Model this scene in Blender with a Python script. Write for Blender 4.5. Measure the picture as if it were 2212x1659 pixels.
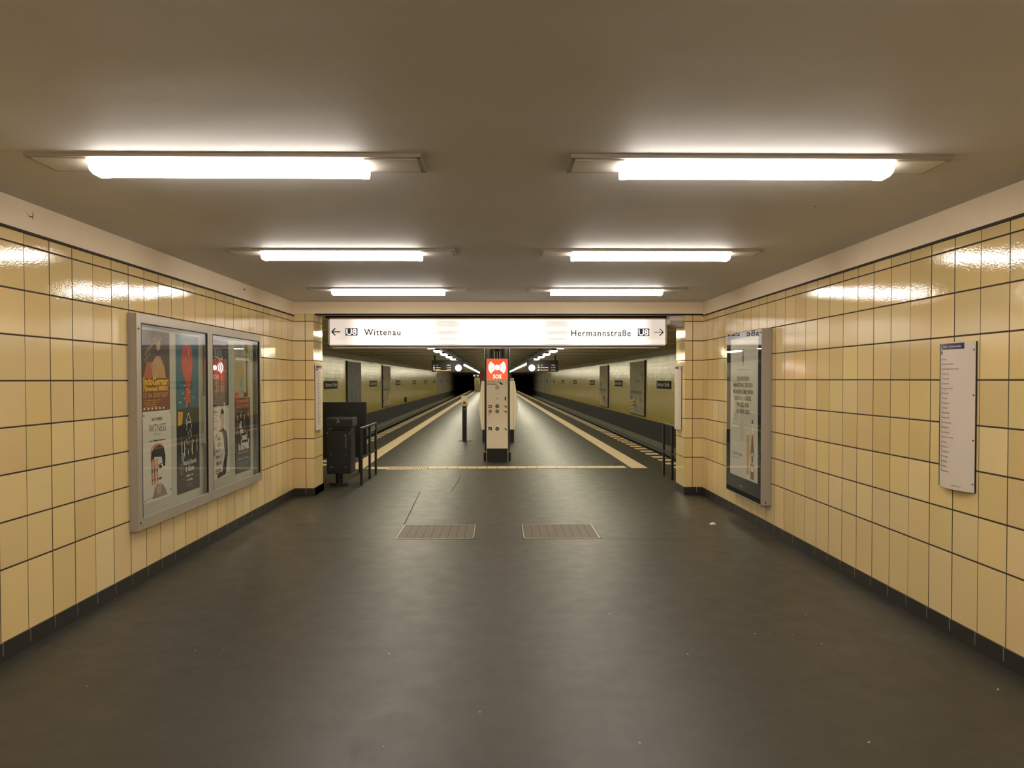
import bpy, bmesh, math, random
from mathutils import Matrix, Vector
random.seed(8)
for o in list(bpy.data.objects): bpy.data.objects.remove(o)
SC = bpy.context.scene
COL = SC.collection

# ------------------------------------------------------------ camera
cd = bpy.data.cameras.new('camera'); cam = bpy.data.objects.new('camera', cd); COL.objects.link(cam)
cd.sensor_width = 36; cd.sensor_fit = 'HORIZONTAL'; cd.lens = 36*1661/2212
cd.shift_y = 22.7/2212; cd.clip_start = .05; cd.clip_end = 400
cam.matrix_world = Matrix.Translation((0, 0, 1.6)) @ Matrix.Rotation(-.0156, 4, 'Z') @ \
    Matrix.Rotation(math.pi/2-.0194, 4, 'X') @ Matrix.Rotation(-.0009, 4, 'Z')
SC.camera = cam
# ------------------------------------------------------------ world and exposure
W = bpy.data.worlds.new('world'); SC.world = W; W.use_nodes = True
W.node_tree.nodes['Background'].inputs[0].default_value = (.02, .022, .02, 1)
W.node_tree.nodes['Background'].inputs[1].default_value = .05
SC.view_settings.view_transform = 'Standard'; SC.view_settings.look = 'None'
SC.view_settings.gamma = 1; SC.view_settings.exposure = 0; SC.view_settings.use_curve_mapping = False
LAMP = 26.0       # corridor tubes
HALL = 52.0       # platform hall tubes
LC = (1.0, .915, .83)
HC = (1.0, .91, .66)

# ------------------------------------------------------------ key dimensions (metres)
XL, XR, D, D2, OX = -2.836, 2.815, 10.63, 11.16, 2.565   # corridor walls, gateway front / back, half opening
CZ, BZ = 2.67, 2.51                                         # ceiling, beam underside
TH, TW, Z0, ZB = .2694, .2575, 1.5954, .104                # tiles
YE = 118.0                                                   # far end of the platforms
SM = Matrix.Rotation(.009, 4, 'Z')                           # the platform hall stands half a degree off the corridor
CX = .08                                                     # hall centre line
I4 = Matrix.Identity(4)

# ------------------------------------------------------------ materials
def srgb(r, g, b):
    f = lambda c: ((c/255+.055)/1.055)**2.4 if c > 10.3 else c/255/12.92
    return (f(r), f(g), f(b), 1)
MATS = {}
def mat(name, col=(.5, .5, .5), rough=.5, metal=0, spec=.5, emit=None, es=0, coat=0, noise=0, nscale=8, bump=0, bscale=200):
    if name in MATS: return MATS[name]
    m = bpy.data.materials.new(name); m.use_nodes = True; nt = m.node_tree
    b = nt.nodes['Principled BSDF']
    c = tuple(col[:3])+(1,)
    b.inputs['Base Color'].default_value = c; b.inputs['Roughness'].default_value = rough
    b.inputs['Metallic'].default_value = metal; b.inputs['Specular IOR Level'].default_value = spec
    b.inputs['Coat Weight'].default_value = coat; b.inputs['Coat Roughness'].default_value = .04
    if emit: b.inputs['Emission Color'].default_value = tuple(emit[:3])+(1,); b.inputs['Emission Strength'].default_value = es
    if noise or bump:
        g = nt.nodes.new('ShaderNodeNewGeometry')
    if noise:
        n = nt.nodes.new('ShaderNodeTexNoise'); n.inputs['Scale'].default_value = nscale; n.inputs['Detail'].default_value = 5
        nt.links.new(g.outputs['Position'], n.inputs['Vector'])
        mx = nt.nodes.new('ShaderNodeMix'); mx.data_type = 'RGBA'
        mx.inputs['A'].default_value = tuple(v*(1-noise) for v in c[:3])+(1,)
        mx.inputs['B'].default_value = tuple(min(1, v*(1+noise)) for v in c[:3])+(1,)
        nt.links.new(n.outputs['Fac'], mx.inputs['Factor']); nt.links.new(mx.outputs['Result'], b.inputs['Base Color'])
    if bump:
        n2 = nt.nodes.new('ShaderNodeTexNoise'); n2.inputs['Scale'].default_value = bscale
        nt.links.new(g.outputs['Position'], n2.inputs['Vector'])
        bp = nt.nodes.new('ShaderNodeBump'); bp.inputs['Strength'].default_value = bump; bp.inputs['Distance'].default_value = .004
        nt.links.new(n2.outputs['Fac'], bp.inputs['Height']); nt.links.new(bp.outputs['Normal'], b.inputs['Normal'])
    MATS[name] = m; return m
def nodes(m):
    nt = m.node_tree
    def N(t, **k):
        n = nt.nodes.new(t)
        for a, v in k.items(): setattr(n, a, v)
        return n
    def M(op, a, b=None, c=None):
        n = N('ShaderNodeMath', operation=op)
        for i, v in enumerate((a, b, c)):
            if v is None: continue
            if isinstance(v, (int, float)): n.inputs[i].default_value = v
            else: nt.links.new(v, n.inputs[i])
        return n.outputs[0]
    return nt, N, M
def mixc(nt, N, fac, a, b):
    n = N('ShaderNodeMix', data_type='RGBA')
    for k, v in (('Factor', fac), ('A', a), ('B', b)):
        if isinstance(v, tuple): n.inputs[k].default_value = v
        elif isinstance(v, (int, float)): n.inputs[k].default_value = v
        else: nt.links.new(v, n.inputs[k])
    return n.outputs['Result']

def tile_mat(name, axis, phase, w, col, grout, h=TH, z0=Z0, zlo=-4, zhi=3, gw=.0032, rough=.06, tilt=.010, peel=.3, var=.16, ghw=.0048, stack=None):
    m = bpy.data.materials.new(name); m.use_nodes = True
    nt, N, M = nodes(m); L = nt.links.new
    b = nt.nodes['Principled BSDF']
    tc = N('ShaderNodeTexCoord'); sx = N('ShaderNodeSeparateXYZ'); L(tc.outputs['Object'], sx.inputs[0])
    u = M('DIVIDE', M('SUBTRACT', sx.outputs[axis], phase), w)
    fu = M('FRACT', u); du = M('MULTIPLY', M('MINIMUM', fu, M('SUBTRACT', 1, fu)), w)
    v = M('DIVIDE', M('SUBTRACT', sx.outputs['Z'], z0), h)
    vr = M('MINIMUM', M('MAXIMUM', M('ROUND', v), zlo), zhi)
    dv = M('MULTIPLY', M('ABSOLUTE', M('SUBTRACT', v, vr)), h)
    iu = M('FLOOR', u); iv = M('MINIMUM', M('MAXIMUM', M('FLOOR', v), zlo-1), zhi)
    cb = N('ShaderNodeCombineXYZ'); L(iu, cb.inputs[0]); L(iv, cb.inputs[1]); cb.inputs[2].default_value = phase
    wn = N('ShaderNodeTexWhiteNoise', noise_dimensions='3D'); L(cb.outputs[0], wn.inputs['Vector'])
    # joints: a few uprights are finer than the others, beds are thicker
    ww = N('ShaderNodeTexWhiteNoise', noise_dimensions='1D'); L(M('ROUND', u), ww.inputs['W'])
    gwid = M('MULTIPLY_ADD', ww.outputs['Value'], gw*.7, gw*.65)
    ga = N('ShaderNodeMapRange'); ga.interpolation_type = 'SMOOTHSTEP'; L(M('DIVIDE', du, gwid), ga.inputs['Value'])
    ga.inputs['From Min'].default_value = .7; ga.inputs['From Max'].default_value = 1.5
    gb = N('ShaderNodeMapRange'); gb.interpolation_type = 'SMOOTHSTEP'; L(M('DIVIDE', dv, ghw), gb.inputs['Value'])
    gb.inputs['From Min'].default_value = .7; gb.inputs['From Max'].default_value = 1.4
    t = M('MULTIPLY', ga.outputs[0], gb.outputs[0])      # 1 on the tile, 0 in the joint
    hs = N('ShaderNodeHueSaturation'); hs.inputs['Color'].default_value = col
    L(M('MULTIPLY_ADD', wn.outputs['Value'], var, 1-var/2), hs.inputs['Value'])
    cs = N('ShaderNodeSeparateColor'); L(wn.outputs['Color'], cs.inputs[0])
    L(M('MULTIPLY_ADD', cs.outputs[1], .012, .494), hs.inputs['Hue'])
    L(M('MULTIPLY_ADD', cs.outputs[2], .12, .94), hs.inputs['Saturation'])
    big = N('ShaderNodeTexNoise'); big.inputs['Scale'].default_value = 1.4; big.inputs['Detail'].default_value = 3; L(tc.outputs['Object'], big.inputs['Vector'])
    dirt = mixc(nt, N, M('MULTIPLY', big.outputs['Fac'], .16), hs.outputs['Color'], tuple(c*.6 for c in col[:3])+(1,))
    L(mixc(nt, N, t, grout, dirt), b.inputs['Base Color'])
    L(M('MULTIPLY_ADD', t, rough-.8, .8), b.inputs['Roughness'])
    b.inputs['Specular IOR Level'].default_value = .5
    # every tile sits a touch crooked, glaze has orange peel
    g = N('ShaderNodeNewGeometry'); vm = N('ShaderNodeVectorMath', operation='SUBTRACT'); L(wn.outputs['Color'], vm.inputs[0]); vm.inputs[1].default_value = (.5, .5, .5)
    vs = N('ShaderNodeVectorMath', operation='SCALE'); L(vm.outputs[0], vs.inputs[0]); vs.inputs['Scale'].default_value = tilt
    va = N('ShaderNodeVectorMath', operation='ADD'); L(g.outputs['Normal'], va.inputs[0]); L(vs.outputs[0], va.inputs[1])
    vn = N('ShaderNodeVectorMath', operation='NORMALIZE'); L(va.outputs[0], vn.inputs[0])
    pn = N('ShaderNodeTexNoise'); pn.inputs['Scale'].default_value = 90; pn.inputs['Detail'].default_value = 2; L(tc.outputs['Object'], pn.inputs['Vector'])
    pn2 = N('ShaderNodeTexNoise'); pn2.inputs['Scale'].default_value = 14; L(tc.outputs['Object'], pn2.inputs['Vector'])
    b1 = N('ShaderNodeBump'); b1.inputs['Strength'].default_value = peel; b1.inputs['Distance'].default_value = .0012
    L(M('ADD', pn.outputs['Fac'], M('MULTIPLY', pn2.outputs['Fac'], 1.2)), b1.inputs['Height']); L(vn.outputs[0], b1.inputs['Normal'])
    b2 = N('ShaderNodeBump'); b2.inputs['Strength'].default_value = .7; b2.inputs['Distance'].default_value = .002
    L(t, b2.inputs['Height']); L(b1.outputs[0], b2.inputs['Normal'])
    L(b2.outputs[0], b.inputs['Normal'])
    return m

YEL = srgb(231, 204, 145); GRT = srgb(58, 40, 20)
m_tileL = tile_mat('yellow_tile_left', 'Y', 4.3842, TW, YEL, GRT)
m_tileR = tile_mat('yellow_tile_right', 'Y', 4.2124, TW, YEL, GRT)
m_tileG = tile_mat('yellow_tile_gateway', 'X', -2.678, .2575, YEL, GRT)
m_tileGR = tile_mat('yellow_tile_gateway_right', 'X', 2.672, .2575, YEL, GRT)
m_tileJ = tile_mat('yellow_tile_jamb', 'Y', 10.35, .9, YEL, GRT)
m_tileB = tile_mat('yellow_tile_back', 'X', 0, TW, YEL, GRT)
OLV = srgb(204, 186, 104)
m_tileH = tile_mat('olive_tile_hall', 'Y', 0, .15, OLV, srgb(170, 154, 86), h=.15, z0=0, zlo=-4, zhi=40, gw=.002, ghw=.002, rough=.2, tilt=.035, peel=.9, var=.08)
m_tileK = tile_mat('olive_tile_kiosk', 'X', 0, .15, srgb(160, 150, 100), srgb(140, 130, 86), h=.15, z0=0, zlo=-4, zhi=40, gw=.002, ghw=.002, rough=.2)

def base_mat(name, axis, phase, w):
    m = bpy.data.materials.new(name); m.use_nodes = True; nt, N, M = nodes(m); L = nt.links.new; b = nt.nodes['Principled BSDF']
    tc = N('ShaderNodeTexCoord'); sx = N('ShaderNodeSeparateXYZ'); L(tc.outputs['Object'], sx.inputs[0])
    u = M('FRACT', M('DIVIDE', M('SUBTRACT', sx.outputs[axis], phase), w)); du = M('MULTIPLY', M('MINIMUM', u, M('SUBTRACT', 1, u)), w)
    nz = N('ShaderNodeTexNoise'); nz.inputs['Scale'].default_value = 12; L(tc.outputs['Object'], nz.inputs['Vector'])
    t = M('MULTIPLY', M('LESS_THAN', du, .003), M('GREATER_THAN', sx.outputs['Z'], .03))
    base = mixc(nt, N, nz.outputs['Fac'], srgb(30, 28, 24), srgb(46, 42, 36))
    L(mixc(nt, N, t, base, srgb(150, 140, 110)), b.inputs['Base Color']); b.inputs['Roughness'].default_value = .45
    return m
m_baseL = base_mat('skirting_left', 'Y', 4.3842, TW); m_baseR = base_mat('skirting_right', 'Y', 4.2124, TW); m_baseG = base_mat('skirting_gate', 'X', -2.678, .2575)

def plaster(name, col, patch=.10):
    m = bpy.data.materials.new(name); m.use_nodes = True; nt, N, M = nodes(m); L = nt.links.new; b = nt.nodes['Principled BSDF']
    g = N('ShaderNodeNewGeometry')
    mp = N('ShaderNodeMapping'); mp.inputs['Scale'].default_value = (1, 2.2, 1); L(g.outputs['Position'], mp.inputs[0])
    n = N('ShaderNodeTexNoise'); n.inputs['Scale'].default_value = .9; n.inputs['Detail'].default_value = 4; L(mp.outputs[0], n.inputs['Vector'])
    n2 = N('ShaderNodeTexNoise'); n2.inputs['Scale'].default_value = 60; n2.inputs['Detail'].default_value = 3; L(g.outputs['Position'], n2.inputs['Vector'])
    c = mixc(nt, N, n.outputs['Fac'], tuple(v*(1-patch) for v in col[:3])+(1,), tuple(v*(1+patch) for v in col[:3])+(1,))
    L(c, b.inputs['Base Color']); b.inputs['Roughness'].default_value = .62; b.inputs['Specular IOR Level'].default_value = .3
    bp = N('ShaderNodeBump'); bp.inputs['Strength'].default_value = .35; bp.inputs['Distance'].default_value = .004
    L(M('ADD', M('MULTIPLY', n2.outputs['Fac'], .12), M('MULTIPLY', n.outputs['Fac'], 6)), bp.inputs['Height']); L(bp.outputs[0], b.inputs['Normal'])
    return m
m_ceil = plaster('ceiling_paint', srgb(222, 220, 219), .06)
m_plas = plaster('upper_wall_plaster', srgb(242, 224, 194), .05)
m_hceil = plaster('hall_ceiling_paint', srgb(190, 182, 156))

def floor_mat():
    m = bpy.data.materials.new('asphalt_floor'); m.use_nodes = True; nt, N, M = nodes(m); L = nt.links.new; b = nt.nodes['Principled BSDF']
    g = N('ShaderNodeNewGeometry')
    def noise(s, d=4, r=.6):
        n = N('ShaderNodeTexNoise'); n.inputs['Scale'].default_value = s; n.inputs['Detail'].default_value = d; n.inputs['Roughness'].default_value = r
        L(g.outputs['Position'], n.inputs['Vector']); return n.outputs['Fac']
    a, c, f = noise(.7), noise(5, 6, .7), noise(160, 3)
    k = mixc(nt, N, a, srgb(43, 43, 35), srgb(59, 56, 44))
    k = mixc(nt, N, M('MULTIPLY', c, .35), k, srgb(37, 36, 31))
    # worn pale specks in the asphalt
    sp = N('ShaderNodeTexVoronoi'); sp.inputs['Scale'].default_value = 26; L(g.outputs['Position'], sp.inputs['Vector'])
    hi = M('MULTIPLY', M('LESS_THAN', sp.outputs['Distance'], .06), M('GREATER_THAN', noise(2.3), .56))
    k = mixc(nt, N, M('MULTIPLY', hi, .5), k, srgb(120, 112, 92))
    L(k, b.inputs['Base Color'])
    rr = N('ShaderNodeMapRange'); L(c, rr.inputs['Value']); rr.inputs['From Min'].default_value = .3; rr.inputs['From Max'].default_value = .7
    rr.inputs['To Min'].default_value = .37; rr.inputs['To Max'].default_value = .47; L(rr.outputs[0], b.inputs['Roughness'])
    b.inputs['Specular IOR Level'].default_value = .5
    bp = N('ShaderNodeBump'); bp.inputs['Strength'].default_value = .18; bp.inputs['Distance'].default_value = .002
    L(M('ADD', f, M('MULTIPLY', c, .3)), bp.inputs['Height']); L(bp.outputs[0], b.inputs['Normal'])
    return m
m_floor = floor_mat()
def pane_mat(name, refl=1.0, rough=.0):
    m = bpy.data.materials.new(name); m.use_nodes = True; nt, N, M = nodes(m); L = nt.links.new
    nt.nodes.remove(nt.nodes['Principled BSDF']); out = nt.nodes['Material Output']
    ge = N('ShaderNodeNewGeometry'); dp = N('ShaderNodeVectorMath', operation='DOT_PRODUCT'); L(ge.outputs['Normal'], dp.inputs[0]); L(ge.outputs['Incoming'], dp.inputs[1])
    fres = M('MULTIPLY_ADD', M('POWER', M('SUBTRACT', 1, M('ABSOLUTE', dp.outputs['Value'])), 5), .957, .043)
    t = N('ShaderNodeBsdfTransparent'); t.inputs[0].default_value = (.93, .95, .92, 1)
    g = N('ShaderNodeBsdfGlossy'); g.inputs['Roughness'].default_value = rough; g.inputs[0].default_value = (1, 1, 1, 1)
    mx = N('ShaderNodeMixShader'); L(M('MINIMUM', M('MULTIPLY', fres, refl), 1), mx.inputs[0]); L(t.outputs[0], mx.inputs[1]); L(g.outputs[0], mx.inputs[2])
    L(mx.outputs[0], out.inputs['Surface']); return m
m_pane = pane_mat('showcase_pane', 1.15)

m_alu = mat('aluminium', srgb(178, 168, 150), .42, .3, noise=.06, nscale=5)
m_aluP = mat('painted_aluminium', srgb(176, 168, 156), .45, .2)
m_black = mat('black_paint', srgb(20, 22, 22), .35)
m_blackM = mat('matt_black', srgb(16, 17, 17), .6)
m_bin = mat('bin_dark_blue', srgb(9, 12, 16), .42)
m_scr = mat('scratched_pale', srgb(130, 130, 124), .5)
m_dark = mat('dark_groove', srgb(46, 40, 32), .8)
m_white = mat('white_plastic', srgb(222, 208, 192), .35)
m_cream = mat('cream_panel', srgb(248, 232, 206), .3, noise=.02, nscale=6)
m_ink = mat('ink_black', srgb(18, 18, 20), .5)
m_navy = mat('navy_blue', srgb(24, 30, 84), .4)
m_adf = mat('blue_black_border', srgb(10, 15, 19), .6, spec=.15)
m_back = mat('showcase_backing', srgb(186, 182, 164), .6, noise=.04, nscale=3)
m_conc = mat('dark_concrete', srgb(38, 39, 36), .75, noise=.35, nscale=3, bump=.5, bscale=40)
m_grey = mat('grey_concrete', srgb(98, 96, 86), .7, noise=.3, nscale=2.5, bump=.4, bscale=20)
m_cove = mat('cove_grey', srgb(150, 145, 126), .7, noise=.15, nscale=2)
m_ledge = mat('ledge_concrete', srgb(122, 120, 106), .7, noise=.3, nscale=2)
m_ballast = mat('ballast', srgb(40, 37, 33), .9, noise=.6, nscale=25, bump=1, bscale=30)
m_rail = mat('rail_steel', srgb(120, 112, 100), .3, .9)
m_strip = mat('cream_floor_tile', srgb(216, 192, 156), .5, noise=.12, nscale=9)
m_joint = mat('floor_tile_joint', srgb(96, 84, 66), .8)
m_hatch = mat('hatch_paver', srgb(92, 82, 64), .55, noise=.25, nscale=14)
m_hlam = mat('hall_lamp_glow', (1, 1, 1), .4, emit=HC, es=HALL)
m_lens = mat('corridor_lamp_glow', (1, 1, 1), .4, emit=LC, es=LAMP)
m_cap = mat('lamp_end_glow', srgb(220, 212, 200), .4, emit=LC, es=LAMP*.28)
m_tray = mat('lamp_tray', srgb(226, 220, 208), .5)
m_yelp = mat('yellow_paint', srgb(222, 180, 70), .45)

# ------------------------------------------------------------ builders
def tag(o, label=None, cat=None, group=None, kind=None):
    if label: o['label'] = label
    if cat: o['category'] = cat
    if group: o['group'] = group
    if kind: o['kind'] = kind
    return o
def thing(name, label, cat, M=I4, group=None):
    o = bpy.data.objects.new(name, None); o.empty_display_size = .1; COL.objects.link(o); o.matrix_world = M
    return tag(o, label, cat, group)
class MB:
    def __init__(s): s.v = []; s.f = []; s.m = []; s.mats = []
    def mi(s, m):
        if m not in s.mats: s.mats.append(m)
        return s.mats.index(m)
    def add(s, vs, fs, m):
        b = len(s.v); k = s.mi(m); s.v += [tuple(v) for v in vs]
        for f in fs: s.f.append([b+i for i in f]); s.m.append(k)
        return s
    def box(s, x0, x1, y0, y1, z0, z1, m):
        return s.add([(x0,y0,z0),(x1,y0,z0),(x1,y1,z0),(x0,y1,z0),(x0,y0,z1),(x1,y0,z1),(x1,y1,z1),(x0,y1,z1)],
            [(0,3,2,1),(4,5,6,7),(0,1,5,4),(1,2,6,5),(2,3,7,6),(3,0,4,7)], m)
    def prism(s, poly, a0, a1, m, axis='Y'):
        # poly: 2d points; extruded along axis
        P = {'Y': lambda p, a: (p[0], a, p[1]), 'Z': lambda p, a: (p[0], p[1], a), 'X': lambda p, a: (a, p[0], p[1])}[axis]
        n = len(poly); vs = [P(p, a0) for p in poly]+[P(p, a1) for p in poly]
        fs = [tuple(range(n)), tuple(range(2*n-1, n-1, -1))]+[(i, (i+1) % n, n+(i+1) % n, n+i) for i in range(n)]
        return s.add(vs, fs, m)
    def tube(s, p, q, r, m, n=14, r2=None):
        p, q = Vector(p), Vector(q); d = (q-p).normalized(); r2 = r if r2 is None else r2
        a = d.orthogonal().normalized(); b = d.cross(a)
        vs = []
        for c, rr in ((p, r), (q, r2)):
            for i in range(n):
                t = 2*math.pi*i/n; vs.append(c+a*math.cos(t)*rr+b*math.sin(t)*rr)
        return s.add(vs, [(i, (i+1) % n, n+(i+1) % n, n+i) for i in range(n)]+[tuple(range(n-1, -1, -1)), tuple(range(n, 2*n))], m)
    def build(s, name, parent=None, M=None, bev=0, smooth=False, inv=True):
        me = bpy.data.meshes.new(name); me.from_pydata(s.v, [], s.f); me.validate()
        for m in s.mats: me.materials.append(m)
        for p, k in zip(me.polygons, s.m): p.material_index = k
        if inv:
            bm = bmesh.new(); bm.from_mesh(me); bmesh.ops.recalc_face_normals(bm, faces=bm.faces); bm.to_mesh(me); bm.free()
        if smooth:
            for p in me.polygons: p.use_smooth = True
            me.set_sharp_from_angle(angle=math.radians(40))
        o = bpy.data.objects.new(name, me); COL.objects.link(o)
        if parent is not None: o.parent = parent
        elif M is not None: o.matrix_world = M
        if bev:
            b = o.modifiers.new('bevel', 'BEVEL'); b.width = bev; b.segments = 2; b.limit_method = 'ANGLE'
        return o
def struct(mb, name, M=None, **k): return tag(mb.build(name, M=M, **k), kind='structure')

_tx = {}
def text_mesh(txt, size, bold=0, sx=1.0, align='LEFT', spacing=1.0):
    key = (txt, bold, spacing)
    if key not in _tx:
        c = bpy.data.curves.new('t', 'FONT'); c.body = txt; c.size = 1; c.offset = bold; c.fill_mode = 'FRONT'; c.resolution_u = 3
        c.space_character = spacing
        o = bpy.data.objects.new('t', c); COL.objects.link(o); bpy.context.view_layer.update()
        me = bpy.data.meshes.new_from_object(o.evaluated_get(bpy.context.evaluated_depsgraph_get()))
        _tx[key] = ([tuple(v.co[:2]) for v in me.vertices], [tuple(p.vertices) for p in me.polygons])
        bpy.data.objects.remove(o); bpy.data.curves.remove(c); bpy.data.meshes.remove(me)
    vs, fs = _tx[key]
    if not vs: return [], [], 0
    x0 = min(v[0] for v in vs); x1 = max(v[0] for v in vs); w = (x1-x0)*size*sx
    off = {'LEFT': 0, 'CENTER': -w/2, 'RIGHT': -w}[align]
    return [((v[0]-x0)*size*sx+off, v[1]*size) for v in vs], fs, w
class Art:
    """flat printed matter: base board plus ink laid on it; u to the right, v up, d out of the sheet"""
    def __init__(s): s.p = []
    def poly(s, pts, m, l=1): s.p.append(([(x, y) for x, y in pts], [tuple(range(len(pts)))], m, l)); return s
    def rect(s, u0, v0, u1, v1, m, l=1, nv=1):
        for i in range(nv):
            a, b = v0+(v1-v0)*i/nv, v0+(v1-v0)*(i+1)/nv
            s.poly([(u0, a), (u1, a), (u1, b), (u0, b)], m, l)
        return s
    def bar(s, a, b, w, m, l=1):
        dx, dy = b[0]-a[0], b[1]-a[1]; L = math.hypot(dx, dy) or 1; nx, ny = -dy/L*w/2, dx/L*w/2
        return s.poly([(a[0]-nx, a[1]-ny), (b[0]-nx, b[1]-ny), (b[0]+nx, b[1]+ny), (a[0]+nx, a[1]+ny)], m, l)
    def disc(s, u, v, ru, rv, m, l=1, n=24): return s.poly([(u+ru*math.cos(2*math.pi*i/n), v+rv*math.sin(2*math.pi*i/n)) for i in range(n)], m, l)
    def ring(s, u, v, r0, r1, a0, a1, m, l=1, n=16):
        for i in range(n):
            a, b = a0+(a1-a0)*i/n, a0+(a1-a0)*(i+1)/n
            s.poly([(u+r0*math.cos(a), v+r0*math.sin(a)), (u+r1*math.cos(a), v+r1*math.sin(a)), (u+r1*math.cos(b), v+r1*math.sin(b)), (u+r0*math.cos(b), v+r0*math.sin(b))], m, l)
        return s
    def text(s, t, u, v, size, m, l=2, bold=0, sx=1.0, align='LEFT', width=None, spacing=1.0):
        vs, fs, w = text_mesh(t, size, bold, sx, align, spacing)
        if width and w: 
            vs = [(x*width/w, y) for x, y in vs]
        s.p.append(([(x+u, y+v) for x, y in vs], fs, m, l)); return s
    def into(s, mb, fn, step=.0006):
        for vs, fs, m, l in s.p:
            if vs: mb.add([fn(x, y, l*step) for x, y in vs], fs, m)
        return mb
def put(art, name, fn, board=None, parent=None, M=None, step=.0006):
    mb = MB()
    if board:
        (u0, v0, u1, v1, th, bm_) = board
        c = [fn(u0, v0, 0), fn(u1, v0, 0), fn(u1, v1, 0), fn(u0, v1, 0)]; k = [fn(u0, v0, -th), fn(u1, v0, -th), fn(u1, v1, -th), fn(u0, v1, -th)]
        mb.add(c+k, [(0,1,2,3), (7,6,5,4), (0,4,5,1), (1,5,6,2), (2,6,7,3), (3,7,4,0)], bm_)
    art.into(mb, fn, step)
    return mb.build(name, parent=parent, M=M, inv=False)

# ============================================================ SETTING
# floor: corridor and island platform in one slab
def S2(x, y): v = SM @ Vector((x, y, 0)); return (v.x, v.y)
PE = 3.5
pl, pr = S2(CX-PE, 10.9), S2(CX+PE, 10.9); ql, qr = S2(CX-PE, YE), S2(CX+PE, YE)
struct(MB().prism([(-2.95, -6), (2.95, -6), (2.95, 10.9), pr, qr, ql, pl, (-2.95, 10.9)], -1.15, 0, m_floor, 'Z'), 'floor')
# ceilings
struct(MB().box(-3.0, 3.0, -6, 10.75, CZ, CZ+.2, m_ceil), 'ceiling')
mb = MB().box(CX-6.5, CX+6.5, 10.9, YE+30, CZ, CZ+.2, m_hceil)
y = 13.5
while y < YE:
    mb.box(CX-5.95, CX+5.95, y-.2, y+.2, CZ-.038, CZ+.01, m_hceil); y += 3.0
struct(mb, 'ceiling_hall', SM)
# corridor walls
for nm, x0, x1, mt, xi in (('left', XL-.15, XL, m_tileL, 1), ('right', XR, XR+.15, m_tileR, -1)):
    w = MB().box(x0, x1, -6, 10.75, 0, 2.475, mt)
    w.box(x0, x1, -6, 10.75, 2.495, CZ+.01, m_plas)
    w.box(x0+.0, x1, -6, 10.75, 2.475, 2.495, m_plas)
    o = struct(w, 'wall_'+nm)
    e = XL if nm == 'left' else XR
    a, b = (e, e+.012) if nm == 'left' else (e-.012, e)
    struct(MB().box(a, b, -6, D, 0, ZB, m_baseL if nm == 'left' else m_baseR), 'baseboard_'+nm)
    struct(MB().box(a, b, -6, D, 2.474, 2.490, m_dark), 'trim_1' if nm == 'left' else 'trim_2')
struct(MB().box(-3, 3, -6.2, -6, 0, CZ, m_tileB), 'wall_back')
# gateway: two tiled pillars and the beam over the opening
gw = MB()
gw.box(XL-.1, -OX, D, D+.02, 0, BZ, m_tileG); gw.box(-3.0, -OX, D+.02, D2, 0, BZ, m_tileJ)
struct(gw, 'wall_gateway_left')
gw = MB(); gw.box(OX, XR+.1, D, D+.02, 0, BZ, m_tileGR); gw.box(OX, 3.0, D+.02, D2, 0, BZ, m_tileJ)
struct(gw, 'wall_gateway_right')
struct(MB().box(-3.0, 3.0, D, D2, BZ, CZ+.01, m_plas), 'wall_gateway_beam')
struct(MB().box(XL, -OX+.012, D-.012, D2, 0, ZB, m_baseG).box(-OX-.0, -OX+.012, D, D2, 0, ZB, m_baseG), 'baseboard_gateway_left')
struct(MB().box(OX-.012, XR, D-.012, D2, 0, ZB, m_baseG), 'baseboard_gateway_right')
struct(MB().box(OX-.2, XR, D-.012, D, BZ-.022, BZ-.002, m_blackM).box(-OX+.02, OX-.1, D+.02, D+.06, BZ-.02, BZ, m_blackM), 'trim_3')
# hall end wall beside the gateway
struct(MB().box(-6.4, -3.0, 10.75, 11.0, -1.1, CZ, m_tileB), 'wall_hall_near_left')
struct(MB().box(3.0, 6.4, 10.75, 11.0, -1.1, CZ, m_tileB), 'wall_hall_near_right')
# hall side walls with dark base, cable ledge and cove band
for nm, s in (('left', -1), ('right', 1)):
    xw = CX+s*6.08; f = lambda a, b: (min(xw+s*a, xw+s*b), max(xw+s*a, xw+s*b))
    w = MB(); w.box(*f(0, .2), 11, YE, 0, 2.45, m_tileH)
    w.box(*f(-.02, .2), 11, YE+30, -1.3, 0, m_conc)
    w.box(*f(-.0, .2), 11, YE, 2.45, CZ, m_hceil)
    struct(w, 'wall_hall_'+nm, SM)
    c = MB(); c.prism([(xw, 2.47), (xw-s*.03, 2.47), (xw-s*.12, CZ), (xw, CZ)], 11, YE, m_cove)
    struct(c, 'trim_4' if s < 0 else 'trim_5', SM)
    struct(MB().box(*f(-.22, 0), 11, YE+25, -.95, -.70, m_ledge).box(*f(-.24, -.2), 11, YE+25, -.72, -.66, m_ledge), 'trim_6' if s < 0 else 'trim_7', SM)
    t = MB(); xa, xb = sorted((CX+s*3.3, CX+s*6.3)); t.box(xa, xb, 10.9, YE+30, -1.3, -1.12, m_ballast)
    struct(t, 'floor_track_'+nm, SM)
    # far mouth of the tunnel
    e = MB(); xa, xb = sorted((CX+s*2.86, CX+s*6.3)); e.box(xa, xb, YE, YE+.3, 2.28, CZ, m_grey)
    e.box(*f(0, .2), YE, YE+30, 0, 2.7, m_conc); xa, xb = sorted((CX+s*2.76, CX+s*2.86)); e.box(xa, xb, YE, YE+30, -1.2, 2.7, m_conc)
    xa, xb = sorted((CX+s*2.86, CX+s*6.3)); e.box(xa, xb, YE+29.8, YE+30, -1.2, 2.7, m_conc)
    struct(e, 'wall_tunnel_'+nm, SM)
struct(MB().box(CX-2.86, CX+2.86, YE, YE+.3, 0, CZ, m_tileK), 'wall_far', SM)

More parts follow.
